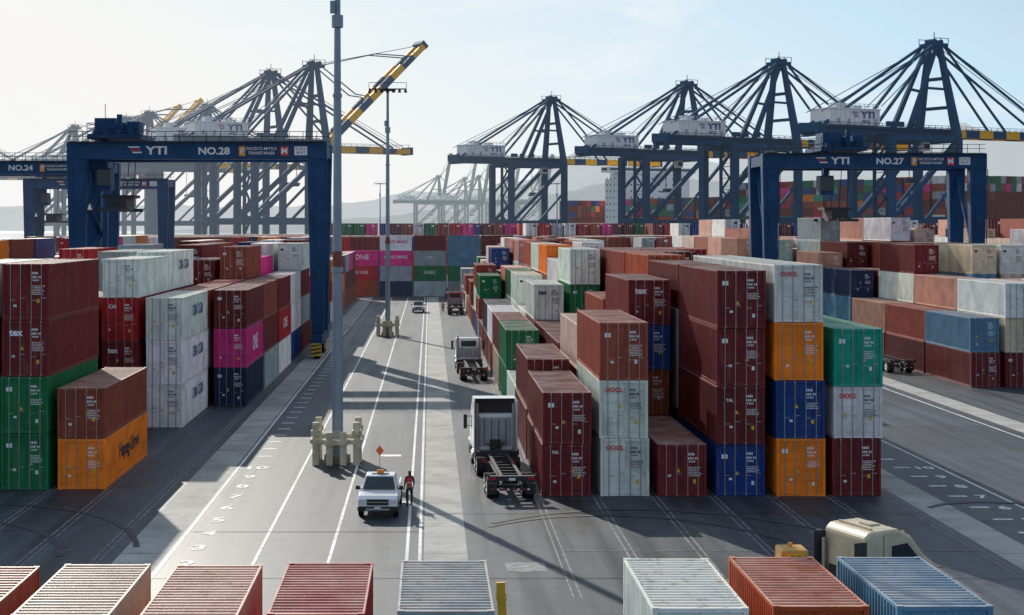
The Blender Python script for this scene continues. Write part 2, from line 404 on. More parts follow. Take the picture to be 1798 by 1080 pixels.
def bulkbox(x,y,z,L,h,c,side=False):
    g=0.03
    if side: bulk.box(x-L/2,x+L/2,y,y+2.44,z+g,z+h,BC.index(c))
    else:
        bulk.box(x-1.22,x+1.22,y,y+L,z+g,z+h,BC.index(c))
        if y>225 and y<460:
            for dx in (-0.8,-0.27,0.27,0.8): bulk.box(x+dx-0.03,x+dx+0.03,y-0.05,y,z+0.1,z+h-0.1,BC.index('grey'))
            bulk.box(x+0.3,x+0.9,y-0.04,y-0.01,z+h-0.75,z+h-0.4,BC.index('white' if c not in('white','beige') else 'navy'))
for c in conts:
    if id(c) not in ids: bulkbox(c['x'],c['y'],c['z'],c['L'],c['h'],c['c'])
def field(x0,x1,y0,y1,hs,mix,side=False,px=2.75,py=13.2):
    y=y0
    while y<y1:
        x=x0
        n=random.choice(hs); cnt=0
        while x<x1:
            if cnt%4==0: n=random.choice(hs)
            cnt+=1
            base=palette(mix)
            for t in range(n):
                c=base if random.random()<0.35 else palette(mix)
                bulkbox(x,y,t*2.8,12.19 if px>8 or not side else 6.06,2.76,c,side)
            x+=px
        y+=py
field(-19,40,318,330,(4,4),MIXB,True,6.4)
field(-22,75,345,440,(4,4,5),MIXB)
field(30,44,300,340,(3,4),{**MIXB,'white':10})
field(75,230,335,440,(4,5),{**MIXB,'maroon':45})
field(-210,-75,200,420,(2,3),{**MIXB,'white':14,'orange':8})
field(-75,-24,315,430,(3,4,4),{**MIXB,'white':14},True,6.4,9)
bo=bulk.obj("container_stacks",BMATS); bo["kind"]="stuff"; top(bo,"far rows of multicoloured stacked shipping containers across the yard","containers")
rows=[['rust','navy','grey','grey','green'],['red','grey','green','green','grey'],['pink','pink','grey','steel blue','navy'],['grey','white','maroon','steel blue','maroon']]
tx={(1,0):("K LINE",0.8),(2,0):("ONE",1.3),(2,1):("YANG MING",0.8),(3,1):("YANG MING",0.8),(1,2):("UASC",0.9),(2,2):("DHL",0.6)}
for ti,row in enumerate(rows):
    xx=-16.0
    for ci,cn in enumerate(row):
        if ti==3 and ci==0: xx+=6.46; continue
        t=tx.get((ti,ci)); tt=()
        if t: tt=((t[0],t[1],'-x',W4 if cn!='white' else (0.6,0.03,0.2,1),0,0.2),)
        container(xx+6.06,304.5,ti*2.904,6.06,2.9,cn,R(90),0,f"{cn} shipping container seen side on at the yard end",tt)
        xx+=6.46
# ---------------------------------------------------------------- ground & markings
def ground_mat():
    m,nt=newmat("asphalt"); b=nt.nodes.new('ShaderNodeBsdfPrincipled'); tc=nt.nodes.new('ShaderNodeTexCoord'); v=tc.outputs['Object']
    n1=noise(nt,0.06,6,v); n2=noise(nt,1.2,8,v,0.7); n3=noise(nt,14,4,v,0.7); n4=noise(nt,0.35,5,mapping(nt,v,(3.0,0.12,1)))
    a=ramp(nt,n1.outputs[0],[(0.3,(0.022,0.030,0.041)),(0.7,(0.046,0.057,0.073))])
    c=mixc(nt,1,a.outputs[0],ramp(nt,n2.outputs[0],[(0.3,(0.6,)*3),(0.7,(1.3,)*3)]).outputs[0],'MULTIPLY')
    c=mixc(nt,1,c,ramp(nt,n3.outputs[0],[(0.3,(0.75,)*3),(0.7,(1.2,)*3)]).outputs[0],'MULTIPLY')
    c=mixc(nt,1,c,ramp(nt,n4.outputs[0],[(0.35,(0.5,)*3),(0.6,(1.3,)*3)]).outputs[0],'MULTIPLY')
    n5=noise(nt,0.5,6,v,0.6); st=ramp(nt,n5.outputs[0],[(0.58,(1,1,1)),(0.68,(0.42,)*3)]); c=mixc(nt,1,c,st.outputs[0],'MULTIPLY')
    br=nt.nodes.new('ShaderNodeTexBrick'); br.inputs['Scale'].default_value=1.0; br.inputs['Brick Width'].default_value=7.5; br.inputs['Row Height'].default_value=12.0; br.inputs['Mortar Size'].default_value=0.035
    br.inputs['Color1'].default_value=(0.7,0.7,0.7,1); br.inputs['Color2'].default_value=(1.25,1.25,1.25,1); br.inputs['Mortar'].default_value=(0.45,0.45,0.45,1)
    nt.links.new(v,br.inputs['Vector']); c=mixc(nt,0.8,c,br.outputs['Color'],'MULTIPLY')
    vo=nt.nodes.new('ShaderNodeTexVoronoi'); vo.feature='DISTANCE_TO_EDGE'; vo.inputs['Scale'].default_value=0.14
    nw=noise(nt,0.8,4,v); ad=mixc(nt,0.12,v,nw.outputs['Color'],'ADD'); nt.links.new(ad,vo.inputs['Vector'])
    cr=ramp(nt,vo.outputs['Distance'],[(0.0,(0.45,)*3),(0.006,(1,1,1))]); c=mixc(nt,0.8,c,cr.outputs[0],'MULTIPLY')
    nt.links.new(c,b.inputs['Base Color'])
    rr=ramp(nt,n4.outputs[0],[(0.3,(0.46,)*3),(0.7,(0.66,)*3)]); nt.links.new(rr.outputs[0],b.inputs['Roughness'])
    bp=nt.nodes.new('ShaderNodeBump'); bp.inputs['Strength'].default_value=0.25; bp.inputs['Distance'].default_value=0.02
    nt.links.new(n3.outputs[0],bp.inputs['Height']); nt.links.new(bp.outputs[0],b.inputs['Normal'])
    finish(nt,b); return m
def worn(name,col,under,lo,hi,scale=2.5,rough=0.7):
    m,nt=newmat(name); b=nt.nodes.new('ShaderNodeBsdfPrincipled'); tc=nt.nodes.new('ShaderNodeTexCoord'); v=tc.outputs['Object']
    n=noise(nt,scale,8,v,0.75); n2=noise(nt,0.3,4,v)
    f=ramp(nt,n.outputs[0],[(lo,(1,1,1)),(hi,(0,0,0))])
    c=mixc(nt,f.outputs[0],(*under,1),(*col,1))
    c=mixc(nt,1,c,ramp(nt,n2.outputs[0],[(0.3,(0.7,)*3),(0.7,(1.1,)*3)]).outputs[0],'MULTIPLY')
    nt.links.new(c,b.inputs['Base Color']); b.inputs['Roughness'].default_value=rough; finish(nt,b); return m
G=ground_mat()
mb=MB(); mb.face([(-6000,-200,0),(6000,-200,0),(6000,9000,0),(-6000,9000,0)]); g=mb.obj("ground",[G]); g["kind"]="structure"
CST=worn("worn_concrete",(0.38,0.375,0.35),(0.20,0.20,0.19),0.5,0.75,0.9,0.85)
mb=MB()
for a,bx in ((-12.8,-10.9),(-0.25,1.55),(23.4,25.2),(38.8,40.7),(-36.9,-35.0),(64.5,66.4),(-49.6,-47.6)):
    y=30
    while y<300:
        mb.face([(a,y,0.005),(bx,y,0.005),(bx,y+5.94,0.005),(a,y+5.94,0.005)]); y+=6
p=mb.obj("pavement",[CST]); p["kind"]="structure"
LINE=worn("worn_road_paint",(0.75,0.75,0.73),(0.10,0.10,0.10),0.52,0.70,3.5)
FAINT=worn("faded_road_paint",(0.26,0.26,0.27),(0.05,0.052,0.055),0.42,0.62,2.5)
TAR=worn("tar_seam",(0.014,0.014,0.016),(0.03,0.03,0.035),0.5,0.8,2.0,0.4)
mb=MB()
def gl(x0,x1,y0,y1,z=0.009,mi=0): mb.face([(x0,y0,z),(x1,y0,z),(x1,y1,z),(x0,y1,z)],mi)
for x in (-10.72,-7.1,-4.1,-0.95,-0.42,28.5,37.8,-38.5):
    gl(x-0.07,x+0.07,40,300)
y=93.5
while y<290:
    gl(-10.15,-9.3,y,y+0.34); y+=3.15
y=64
while y<290:
    gl(26.0,26.9,y,y+0.34); y+=3.15
for blk in ((5.63,2.92),(-30.8,2.92)):
    for i in range(7):
        x=blk[0]+blk[1]*i-0.24
        for dx in (-0.14,0.14):
            gl(x+dx-0.035,x+dx+0.035,58 if blk[0]>0 else 60,300,0.009,1)
for y in (66.5,79.4,92.3): 
    gl(-31,-13.5,y,y+0.08,0.013,1); gl(5.3,23,y-13,y-12.92,0.013,1)
gl(-1.9,-1.15,78,78.0+0.5); gl(-2.9,-1.7,93.6,94.4); gl(3.0,4.6,62.5,64.2,0.009,1)
gl(-40,60,61.3,61.36,0.017,2); gl(-10.6,-0.5,70.6,70.68,0.017,2); gl(-0.3,23,75.0,75.06,0.017,2)
rm=mb.obj("road_markings",[LINE,FAINT,TAR]); rm["kind"]="structure"
for i,y in enumerate([64,67.15,70.3,73.45,76.6,79.75,82.9,86.05,89.2]):
    t=text(str(2+i),1.4,rm,(-9.75,y,0.009),(0,0,0),mat=LINE,bold=0.03,name="bay_number")
    t=text(str(2+i),1.2,rm,(27.6,y,0.009),(0,0,0),mat=LINE,bold=0.03,name="bay_number")
mb=MB()
def arc(cx,cy,r,a0,a1,w=0.25):
    n=24
    for i in range(n):
        t0=a0+(a1-a0)*i/n;t1=a0+(a1-a0)*(i+1)/n
        mb.face([(cx+(r+q)*math.cos(t),cy+(r+q)*math.sin(t)*1.6,0.021) for q,t in ((0,t0),(w,t0),(w,t1),(0,t1))])
for cx,cy,r in ((-22,62,7),(-21,63,8.9),(8,60,9),(9.5,58,11.2),(27,70,5)):
    arc(cx,cy,r,0.3,2.2)
SKID=worn("tyre_rubber_marks",(0.018,0.020,0.024),(0.04,0.046,0.055),0.35,0.55,1.5)
o=mb.obj("tyre_marks",[SKID]); o["kind"]="structure"
mw,nt=newmat("harbour_water"); b=nt.nodes.new('ShaderNodeBsdfPrincipled'); b.inputs['Base Color'].default_value=(0.05,0.09,0.11,1); b.inputs['Roughness'].default_value=0.15
tc=nt.nodes.new('ShaderNodeTexCoord'); n=noise(nt,0.5,4,tc.outputs['Object']); bp=nt.nodes.new('ShaderNodeBump'); bp.inputs['Strength'].default_value=0.3; nt.links.new(n.outputs[0],bp.inputs['Height']); nt.links.new(bp.outputs[0],b.inputs['Normal']); finish(nt,b)
mb=MB(); mb.face([(-3000,1150,0.05),(3000,1150,0.05),(3000,2600,0.05),(-3000,2600,0.05)]); o=mb.obj("water",[mw]); o["kind"]="structure"
def ss(a,b,x):
    t=max(0,min(1,(x-a)/(b-a))); return t*t*(3-2*t)
def hills(y0,x0,x1,hfun,seed,mat,name="hill"):
    nx=260; ny=16; V=[];F=[]
    for j in range(ny):
        for i in range(nx):
            x=x0+(x1-x0)*i/(nx-1); t=j/(ny-1); y=y0+t*900
            n=mn.fractal(Vector((x/330+seed,y/300,seed)),1.0,2.0,8)
            z=max(0,hfun(x)*(math.sin(t*math.pi/2))*(1+0.30*n)+10*n)*(1 if j else 0)
            V.append((x,y,z))
    for j in range(ny-1):
        for i in range(nx-1):
            a=j*nx+i; F.append((a,a+1,a+nx+1,a+nx))
    me=bpy.data.meshes.new(name); me.from_pydata(V,[],F); me.materials.append(mat); me.update()
    o=mk(name,me,smooth=True); o["kind"]="structure"; return o
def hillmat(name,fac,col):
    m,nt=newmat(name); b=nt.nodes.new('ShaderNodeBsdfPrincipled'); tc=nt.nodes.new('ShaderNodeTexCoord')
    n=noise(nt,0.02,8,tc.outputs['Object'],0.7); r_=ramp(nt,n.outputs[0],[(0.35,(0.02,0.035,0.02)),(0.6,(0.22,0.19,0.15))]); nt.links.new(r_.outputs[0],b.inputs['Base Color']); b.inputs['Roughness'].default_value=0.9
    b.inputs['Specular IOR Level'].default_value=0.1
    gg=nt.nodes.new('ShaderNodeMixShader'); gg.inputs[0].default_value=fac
    em=nt.nodes.new('ShaderNodeEmission'); em.inputs[0].default_value=(*col,1); em.inputs[1].default_value=1  # constant haze painted into the hillside as pale emission
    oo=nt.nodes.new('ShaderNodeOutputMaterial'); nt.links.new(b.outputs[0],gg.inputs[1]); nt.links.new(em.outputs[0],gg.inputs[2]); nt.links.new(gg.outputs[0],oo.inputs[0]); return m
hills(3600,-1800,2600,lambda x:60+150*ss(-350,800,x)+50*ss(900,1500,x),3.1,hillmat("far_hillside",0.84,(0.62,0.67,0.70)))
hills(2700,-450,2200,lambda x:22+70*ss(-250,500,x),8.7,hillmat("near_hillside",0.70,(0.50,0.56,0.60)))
# ---------------------------------------------------------------- RTG crane
def rtg(x,y,num,label):
    W=26.5; E=empty("gantry_crane",(x,y,0),0,label,"gantry crane","rubber tyred gantry cranes in the yard")
    D=7.6
    for yy in (0,D):
        mb=MB(); mb.box(0,W,yy-0.65,yy+0.65,20.3,22.05); 
        for k in range(1,8): mb.box(k*3.3,k*3.3+0.05,yy-0.66,yy-0.65,20.32,22.0)
        mb.obj("girder",[CRBLUE],E,bevel=0.04)
    for xx in (0.6,W-0.6):
        mb=MB(); mb.box(xx-0.5,xx+0.5,0.65,D-0.65,20.6,21.8); mb.obj("end_beam",[CRBLUE],E)
    for xx in (1.0,W-1.0):
        mb=MB()
        for yy in (0,D):
            mb.frus((xx-0.6,xx+0.6,yy-0.45,yy+0.45,2.4),(xx-1.0,xx+1.0,yy-0.6,yy+0.6,20.298))
        mb.box(xx-0.6,xx+0.6,-1.5,D+1.5,1.5,2.41)
        mb.beam((xx,0.5,9),(xx,D-0.5,9),0.5,0.6); mb.beam((xx,0.3,9.3),(xx,D-0.4,19.5),0.35,0.35); mb.beam((xx,0.3,2.4),(xx,D-0.5,8.7),0.35,0.35)
        mb.cyl((xx+0.7,-0.7,2.6),(xx+1.05,-0.75,20.2),0.06,None,6); mb.cyl((xx-0.3,-0.7,2.6),(xx-0.4,-0.75,20.2),0.04,None,6)
        mb.obj("leg_frame",[CRBLUE],E,bevel=0.03)
    for xx in (1.0,W-1.0):
        for yy in (-0.6,1.0,D-1.0,D+0.6):
            w=MB(); w.cyl((-0.3,0,0),(0.3,0,0),0.72,None,18,0); w.cyl((-0.32,0,0),(0.32,0,0),0.36,None,12,1)
            w.obj("wheel",[TYRE,YEL],E,(xx,yy,0.72))
        mb=MB(); mb.box(-0.5,0.5,-0.25,0.25,0.35,1.6,0)
        for q in range(3): mb.face([(-0.5,-0.255,0.45+q*0.4),(0.5,-0.255,0.65+q*0.4),(0.5,-0.255,0.85+q*0.35),(-0.5,-0.255,0.65+q*0.4)],1)
        mb.obj("wheel_guard",[YEL,BLK],E,(xx,-1.7,0))
    mb=MB()
    for yy in (-0.9,D+0.9):
        mb.box(0.3,W-0.3,yy-0.3,yy+0.3,22.06,22.1)
        for z in (22.6,23.1): mb.beam((0.3,yy,z),(W-0.3,yy,z),0.06,0.06)
        k=0.3
        while k<W: mb.beam((k,yy,22.1),(k,yy,23.1),0.06,0.06); k+=1.4
    mb.obj("handrail",[DKST],E)
    mb=MB(); tx0=2.0 if num!='27' else 7
    mb.box(tx0,tx0+5.5,-0.3,D+0.3,22.4,22.9)
    mb.box(tx0+0.5,tx0+2.7,1,4.5,22.9,24.6); mb.cyl((tx0+3.2,2,23.6),(tx0+3.2,6.5,23.6),0.6,None,12); mb.box(tx0+3.9,tx0+5.2,0.5,3.0,22.9,24.2); mb.box(tx0+1,tx0+4,5,7.2,22.9,24.0)
    for a in (0,5.5):
        for z in (23.5,24.0): mb.beam((tx0+a,-0.3,z),(tx0+a,D+0.3,z),0.06,0.06)
    for z in (23.5,24.0): mb.beam((tx0,-0.3,z),(tx0+5.5,-0.3,z),0.06,0.06)
    for k in range(6): mb.beam((tx0+k*1.1,-0.3,22.9),(tx0+k*1.1,-0.3,24.0),0.06,0.06)
    mb.beam((tx0+1.2,3,24.6),(tx0+1.2,3,26.2),0.06,0.06); mb.box(tx0+3.0,tx0+3.5,-0.1,0.3,22.9,24.9)
    for q in range(4): mb.box(tx0+0.6+q*1.2,tx0+1.1+q*1.2,-0.25,0.4,22.9,23.3+0.3*(q%2))
    mb.obj("trolley",[CRBLUE],E)
    mb=MB(); z=17.2
    mb.box(tx0+0.4,tx0+2.0,1.8,3.8,z,z+2.3,0); mb.box(tx0+0.38,tx0+2.02,1.74,1.8,z+0.5,z+2.1,1); mb.box(tx0+0.9,tx0+1.5,2.2,3.2,z+2.3,22.4,0)
    mb.obj("operator_cab",[CRBLUE,GLASS],E)
    zs=14.0 if num!='28' else 15.0
    mb=MB(); sx=tx0+2.7
    mb.box(sx-1.2,sx+1.2,-2.2,-1.9,zs,zs+0.35); mb.box(sx-1.2,sx+1.2,D+1.9,D+2.2,zs,zs+0.35); mb.box(sx-0.4,sx+0.4,-2,D+2,zs+0.05,zs+0.4)
    mb.box(sx-1.0,sx+1.0,1.5,6,zs+0.4,zs+1.4); mb.box(sx-1.7,sx+1.7,2.2,5.4,zs+1.4,zs+1.7)
    for a in (-0.9,0.9):
        for c in (2,5.6): mb.cyl((sx+a,c,zs+1.4),(sx+a*1.5,c,22.4),0.05,None,5)
    mb.obj("spreader",[DKST],E)
    mb=MB(); mb.box(0.2,1.9,1.6,6.0,2.42,5.0); mb.obj("power_house",[CRBLUE],E,bevel=0.04)
    mb=MB()
    for k in range(7):
        a,c=(1.0,6.5) if k%2 else (6.5,1.0)
        mb.beam((2.0,a,2.6+k*2.5),(2.0,c,2.6+(k+1)*2.5),0.6,0.12)
        mb.beam((2.3,a,3.5+k*2.5),(2.3,c,3.5+(k+1)*2.5),0.05,0.05)
    mb.obj("stair",[CRBLUE],E)
    yf=-0.68
    text("YTI",1.15,E,(9.2,yf,21.15),FR,DIAG,bold=0.03,sx=1.3)
    mb=MB()
    for i,(mi) in enumerate((0,1,0)):
        z=21.45-i*0.27; mb.face([(6.35+i*0.22,yf,z),(7.45+i*0.1,yf,z),(7.45+i*0.1,yf,z+0.14),(6.2+i*0.22,yf,z+0.14)],mi)
    mb.obj("emblem",[DIAG,REDLET],E)
    text("NO."+num,1.0,E,(15.0,yf,21.1),FR,DIAG,bold=0.03,sx=1.15)
    text("PACECO-MITSUI",0.42,E,(19.85,yf-0.02,21.36),FR,DIAG,bold=0.01); text("TRANSTAINER",0.42,E,(19.85,yf-0.02,20.9),FR,DIAG,bold=0.01)
    mb=MB(); mb.box(17.55,18.2,yf-0.02,yf-0.005,20.62,21.6,0); mb.box(21.75,22.6,yf-0.02,yf-0.005,20.62,21.6,1); mb.obj("emblem",[AMBER,REDLET],E)
    text("P",0.8,E,(17.88,yf-0.03,21.1),FR,DIAG,bold=0.02); text("M",0.85,E,(22.18,yf-0.03,21.1),FR,DIAG,bold=0.03)
    mb=MB(); mb.box(23.2,24.5,yf-0.01,yf+0.01,20.7,21.6,0); mb.obj("load_plate",[WHITE],E)
    text("C.W.L",0.4,E,(23.85,yf-0.02,21.35),FR,BLK); text("40.6T",0.4,E,(23.85,yf-0.02,20.95),FR,BLK)
    if num=='28': text("MITSUI",0.6,E,(1.0,-1.97,1.95),FR,DIAG,sx=0.6)
    return E
rtg(-37.0,163,'28',"blue rubber tyred gantry crane numbered 28 spanning container rows")
rtg(39.3,189,'27',"blue rubber tyred gantry crane numbered 27 spanning container rows")
rtg(-69.0,211,'24',"blue rubber tyred gantry crane numbered 24 over container rows")
rtg(-74.4,292,'22',"distant blue rubber tyred gantry crane in haze")
# ---------------------------------------------------------------- STS crane
def sts(ax,ay,boom,yaw=28,label="blue ship to shore quay crane with lowered striped boom",s=0.96,num="4",C=None,BOOMC=None,BASEC=None):
    C=C or CRTEAL; a=R(yaw); ox=ax-28*s*math.cos(a); oy=ay-28*s*math.sin(a)
    E=empty("quay_crane",(ox,oy,0),a,label,"quay crane","ship to shore cranes along the quay"); E.scale=(s,s,s)
    mb=MB()
    for x in (0,30):
        for y in (-9,9):
            mb.beam((x,y,1.8),(x,y,43.5),2.3,2.6)
        mb.beam((x,-9,3),(x,9,3),1.5,2.0); mb.beam((x,-9,43),(x,9,43),1.7,2.2); mb.beam((x,-9,16),(x,9,16),1.5,1.9)
    for y in (-9,9):
        mb.beam((0,y,15),(30,y,15),1.7,2.6); mb.beam((0.5,y,16),(29.5,y,42),1.5,1.7); mb.beam((0,y,43),(30,y,43),1.4,1.8)
        mb.beam((0,y,29),(14,y,43),1.0,1.0); mb.beam((30,y,30),(15.5,y,16),0.9,0.9)
    mb.obj("portal_frame",[C],E)
    for x in (0,30):
        for y in (-9,9):
            mb=MB()
            mb.box(x-1.2,x+1.2,y-5,y+5,0.9,1.7)
            for q in range(-4,5,2): mb.cyl((x-0.3,y+q,0.45),(x+0.3,y+q,0.45),0.45,None,10)
            mb.obj("bogie",[C],E)
    mb=MB()
    for y in (-3.6,3.6): mb.beam((-27,y,45.2),(33,y,45.2),1.7,3.1)
    for x in range(-26,34,6): mb.beam((x,-3.6,45.5),(x,3.6,45.5),0.6,0.8)
    mb.box(-27,-24,-5.5,5.5,43.2,43.5); mb.beam((-26.5,-5,46),(-26.5,5,46),1.2,3)
    for x in range(-24,30,9):
        mb.box(x,x+3,-5.6,-4.4,43.3,44.4)
    mb.obj("girder",[C],E)
    mb=MB()
    for y in (-5,5):
        for z in (47,47.7): mb.beam((-27,y,z),(33,y,z),0.16,0.16)
        x=-27
        while x<34: mb.beam((x,y,46),(x,y,47.7),0.16,0.16); x+=3
        mb.box(-27,33,y-0.5,y+0.5,45.95,46.15)
    for x,w in ((3,3),(8,2),(13,2.5)): mb.box(x,x+w,-4.9,-3.5,46.9,48.6)
    mb.obj("handrail",[C],E)
    B=MB(); n=9; seg=58/n
    for k in range(n):
        for y in (-3.2,3.2): B.box(k*seg,(k+1)*seg,y-0.8,y+0.8,-1.3,1.5 if k<7 else 0.9,1 if k%2==0 else 0)
        B.box(k*seg+0.1,k*seg+0.8,-2.4,2.4,-0.3,0.4,0)
        B.beam((k*seg,-2.4,0),((k+1)*seg,2.4,0),0.4,0.4,1 if k%2==0 else 0)
    B.box(57.5,59.5,-3.9,3.9,-1.6,1.6,0 if BASEC is None else 1)
    if boom<10:
        for y in (-4.4,4.4):
            B.beam((0,y,2.5),(58,y,2.5),0.14,0.14,0)
            for k in range(20): B.beam((k*3,y,0.8),(k*3,y,2.5),0.12,0.12,0)
    B.obj("boom",[BASEC or C,BOOMC or CRYEL],E,(33,0,45.2),(0,-R(boom),0))
    mb=MB()
    for y,s2 in ((-9,-1),(9,1)):
        mb.beam((30,y,43.5),(28.5,s2*2.4,75),2.3,2.5,0,1.5,1.6)
        mb.beam((13,s2*4,46),(27,s2*2.4,74.5),1.5,1.6,0,1.0,1.1)
        mb.beam((29.5,s2*6,60),(20.5,s2*3.2,60.5),0.8,0.8)
    for z in (54,64): 
        w=9-(z-43.5)/31.5*6.6; mb.beam((29.6,-w,z),(29.6,w,z),1.0,1.1)
    mb.box(25,31.5,-3.5,3.5,74.8,76)
    for x in (25,28,31.5):
        for y in (-3.5,3.5): mb.beam((x,y,76),(x,y,77.8),0.18,0.18)
    for y in (-3.5,3.5): mb.beam((25,y,77.6),(31.5,y,77.6),0.18,0.18)
    mb.cyl((27,-2,76.6),(27,2,76.6),1.0,None,10); mb.cyl((30,-2,76.6),(30,2,76.6),0.8,None,10); mb.beam((28.5,0,76),(28.5,0,80),0.2,0.2)
    mb.obj("apex_frame",[C],E)
    mb=MB(); ca,sa=math.cos(R(boom)),math.sin(R(boom))
    for y in (-2.6,2.6):
        y2=y*1.4
        mb.beam((26,y,75.5),(-25,y2,46.4),0.85,0.85); mb.beam((26,y,75.5),(-2,y2,46.4),0.85,0.85)
        mb.beam((25.5,y,74.5),(-25,y2,51),0.22,0.22); mb.beam((26,y,73),(1,y2,53.5),0.22,0.22)
        for d in (26,50):
            q=Vector((33+d*ca,y2,45.2+d*sa+1.0))
            if boom<10: mb.beam((30,y,75.5),q,0.65,0.65)
            else:
                mid=Vector((30,y,75.5)).lerp(q,0.5)+Vector((4,0,-5 if d<30 else 3)); mb.beam((30,y,75.5),mid,0.4,0.4); mb.beam(mid,q,0.4,0.4)
        mb.beam((30,y*0.6,76.3),(33+56*ca,y2*0.6,45.2+56*sa+1.5),0.18,0.18)
    mb.obj("stay_cables",[C],E)
    mb=MB(); mb.box(-22,-1,-5,5,46.8,52.0,0); mb.box(-22.3,-0.7,-5.3,5.3,52.0,52.35,0)
    for x in (-19.5,-15,-3.5): mb.box(x,x+1.2,-5.06,-5.0,47.2,49.0,1)
    for x in range(-22,0,2): mb.box(x,x+0.1,-5.05,-5,46.8,51.9,2)
    for z in (53.1,53.8): mb.beam((-22,-5.2,z),(-1,-5.2,z),0.12,0.12,2)
    for x in range(-22,0,2): mb.beam((x,-5.2,52.3),(x,-5.2,53.8),0.12,0.12,2)
    mb.box(-17,-13,-2,2,52.3,54.3,0); mb.box(-9,-6,-2,2,52.3,53.6,0)
    mb.obj("machinery_house",[WHITE,GREYP,GREYP],E)
    text("YTI",3.0,E,(-6.2,-5.12,50.2),FR,BLUELET,bold=0.04,sx=1.35)
    mb=MB()
    for i,mi in enumerate((0,1,0)): mb.box(-13.2+i*0.5,-10.6,-5.14,-5.10,50.9-i*0.7,51.25-i*0.7,mi)
    mb.obj("emblem",[BLUELET,REDLET],E)
    text("NO."+num,1.5,E,(-7,-5.12,48.0),FR,BLUELET,bold=0.03)
    mb=MB(); mb.box(16,22,-3,3,42.6,43.6,0); mb.box(22.5,25,-1.5,1.5,39.2,42.3,1); mb.box(22.4,25.1,-1.56,-1.5,40.0,41.5,2); mb.box(23.4,24,-0.3,0.3,42.3,43.6,0); mb.box(21.9,24.2,-0.4,0.4,43.0,43.5,0)
    for x in (17,21): mb.beam((x,0,30),(x,0,43),0.2,0.2,0)
    mb.box(16,22,-1,1,29,30,0); mb.box(18.4,19.6,-6,6,28.4,29,0)
    mb.obj("trolley",[C,WHITE,GLASS],E)
    mb=MB()
    for k in range(10):
        a_,c_=(0.5,5) if k%2 else (5,0.5)
        mb.beam((-1.9,-9+a_,2+k*4.2),(-1.9,-9+c_,2+(k+1)*4.2),0.9,0.3); mb.beam((-1.9,-9.0,2+(k+1)*4.2),(-1.9,-3.5,2+(k+1)*4.2),1.0,0.2)
        mb.beam((-2.4,-9.0,3.2+(k+1)*4.2),(-2.4,-3.5,3.2+(k+1)*4.2),0.12,0.12)
    mb.box(-2.6,-1.2,-3.6,-3.3,2,44.5)
    mb.obj("stair_tower",[C],E)
    return E
sts(165,523,0,num="6"); sts(127,582,0,num="5"); sts(108,672,0,num="4"); sts(57,752,0,num="3")
sts(-45.5,621,44,label="blue quay crane with yellow striped boom raised steeply",num="2",s=1); sts(-66,657,0,num="1",s=1)
sts(-112,800,0,num="7",label="hazy blue quay crane with lowered boom"); sts(-150,850,0,num="8",label="hazy blue quay crane with lowered boom")
for x,y,bm in ((-168,880,47),(-186,915,46),(-213,955,44)):
    sts(x,y,bm,label="distant hazy quay crane with raised yellow boom",s=0.95,BASEC=CRYEL)
sts(-290,980,0,label="distant hazy quay crane with lowered boom",s=0.95)
for x,y in ((8,1500),(34,1560),(46,1500),(78,1580),(105,1520)):
    sts(x,y,80,label="far pale green quay crane with boom raised upright",s=0.78,yaw=10,C=FARGREEN,BOOMC=FARGREEN)
# ---------------------------------------------------------------- ship
def ship():
    a=R(28); E=empty("container_ship",(205,560,0),a,"large container ship with stacked deck containers alongside the quay","ship")
    mb=MB(); L=330
    pts=[(-22,0),(22,0),(22,L*0.85),(12,L*0.95),(0,L),(-12,L*0.95),(-22,L*0.85)]
    k=len(mb.v); n=len(pts)
    for z in (0.2,14): mb.v+=[(x,y,z) for x,y in pts]
    for i in range(n):
        j=(i+1)%n; mb.f.append((k+i,k+j,k+n+j,k+n+i)); mb.m.append(0)
    mb.f.append(tuple(k+n+i for i in range(n))); mb.m.append(0)
    mb.obj("hull",[simple("hull_paint",(0.02,0.03,0.06),0.5)],E)
    mb=MB(); y0=212; SW=simple("ship_white_paint",(0.92,0.93,0.93),0.5,0,0.05)
    mb.box(-20,20,y0,y0+12,14,35,0); mb.box(-18,18,y0+1,y0+11,35,38,0); mb.box(-25,25,y0+2,y0+8,38,40.5,0)
    for z in range(17,36,3):
        for q in range(0,11,3): mb.box(-20.1,-20,y0+1+q,y0+1.7+q,z,z+0.7,1)
        for q in range(-18,18,4): mb.box(q,q+0.8,y0-0.1,y0,z,z+0.7,1)
    mb.box(-24,24,y0+1.9,y0+2,39.0,40,1); mb.box(-25.1,-25,y0+3,y0+7,39.0,40,1)
    mb.box(-8,8,y0+16,y0+26,14,36,0); mb.box(-4,4,y0+18,y0+24,36,41,2); mb.beam((0,y0+5,40),(0,y0+5,50),0.8,0.8,0); mb.beam((-6,y0+5,47),(6,y0+5,47),0.4,0.4,0); mb.beam((-12,y0+5,40.5),(-12,y0+5,46),0.4,0.4,0)
    mb.obj("superstructure",[SW,GLASS,simple("funnel_paint",(0.5,0.2,0.05))],E)
    mb=MB(); y=6; MS={'maroon':26,'brown':10,'rust':5,'red':16,'green':10,'blue':10,'grey':6,'white':4,'orange':3,'teal':3,'pink':3}
    while y<L*0.8:
        if not (y0-14<y<y0+28):
            nt_=random.choice((5,6,6,6)); 
            if y>y0-90: nt_=min(nt_,4)
            for c in range(16):
                n=nt_-(random.random()<0.2)
                for t in range(n):
                    for h_ in (0,1):
                        cc=palette(MS) if c in(0,15) or t>=n-2 else 'maroon'
                        x=-20.4+c*2.6; mb.box(x,x+2.44,y+h_*6.12,y+h_*6.12+6.06,14.5+t*2.75,14.5+t*2.75+2.7,BC.index(cc))
        y+=13.6
    mb.obj("deck_containers",BMATS,E)["kind"]="stuff"
ship()
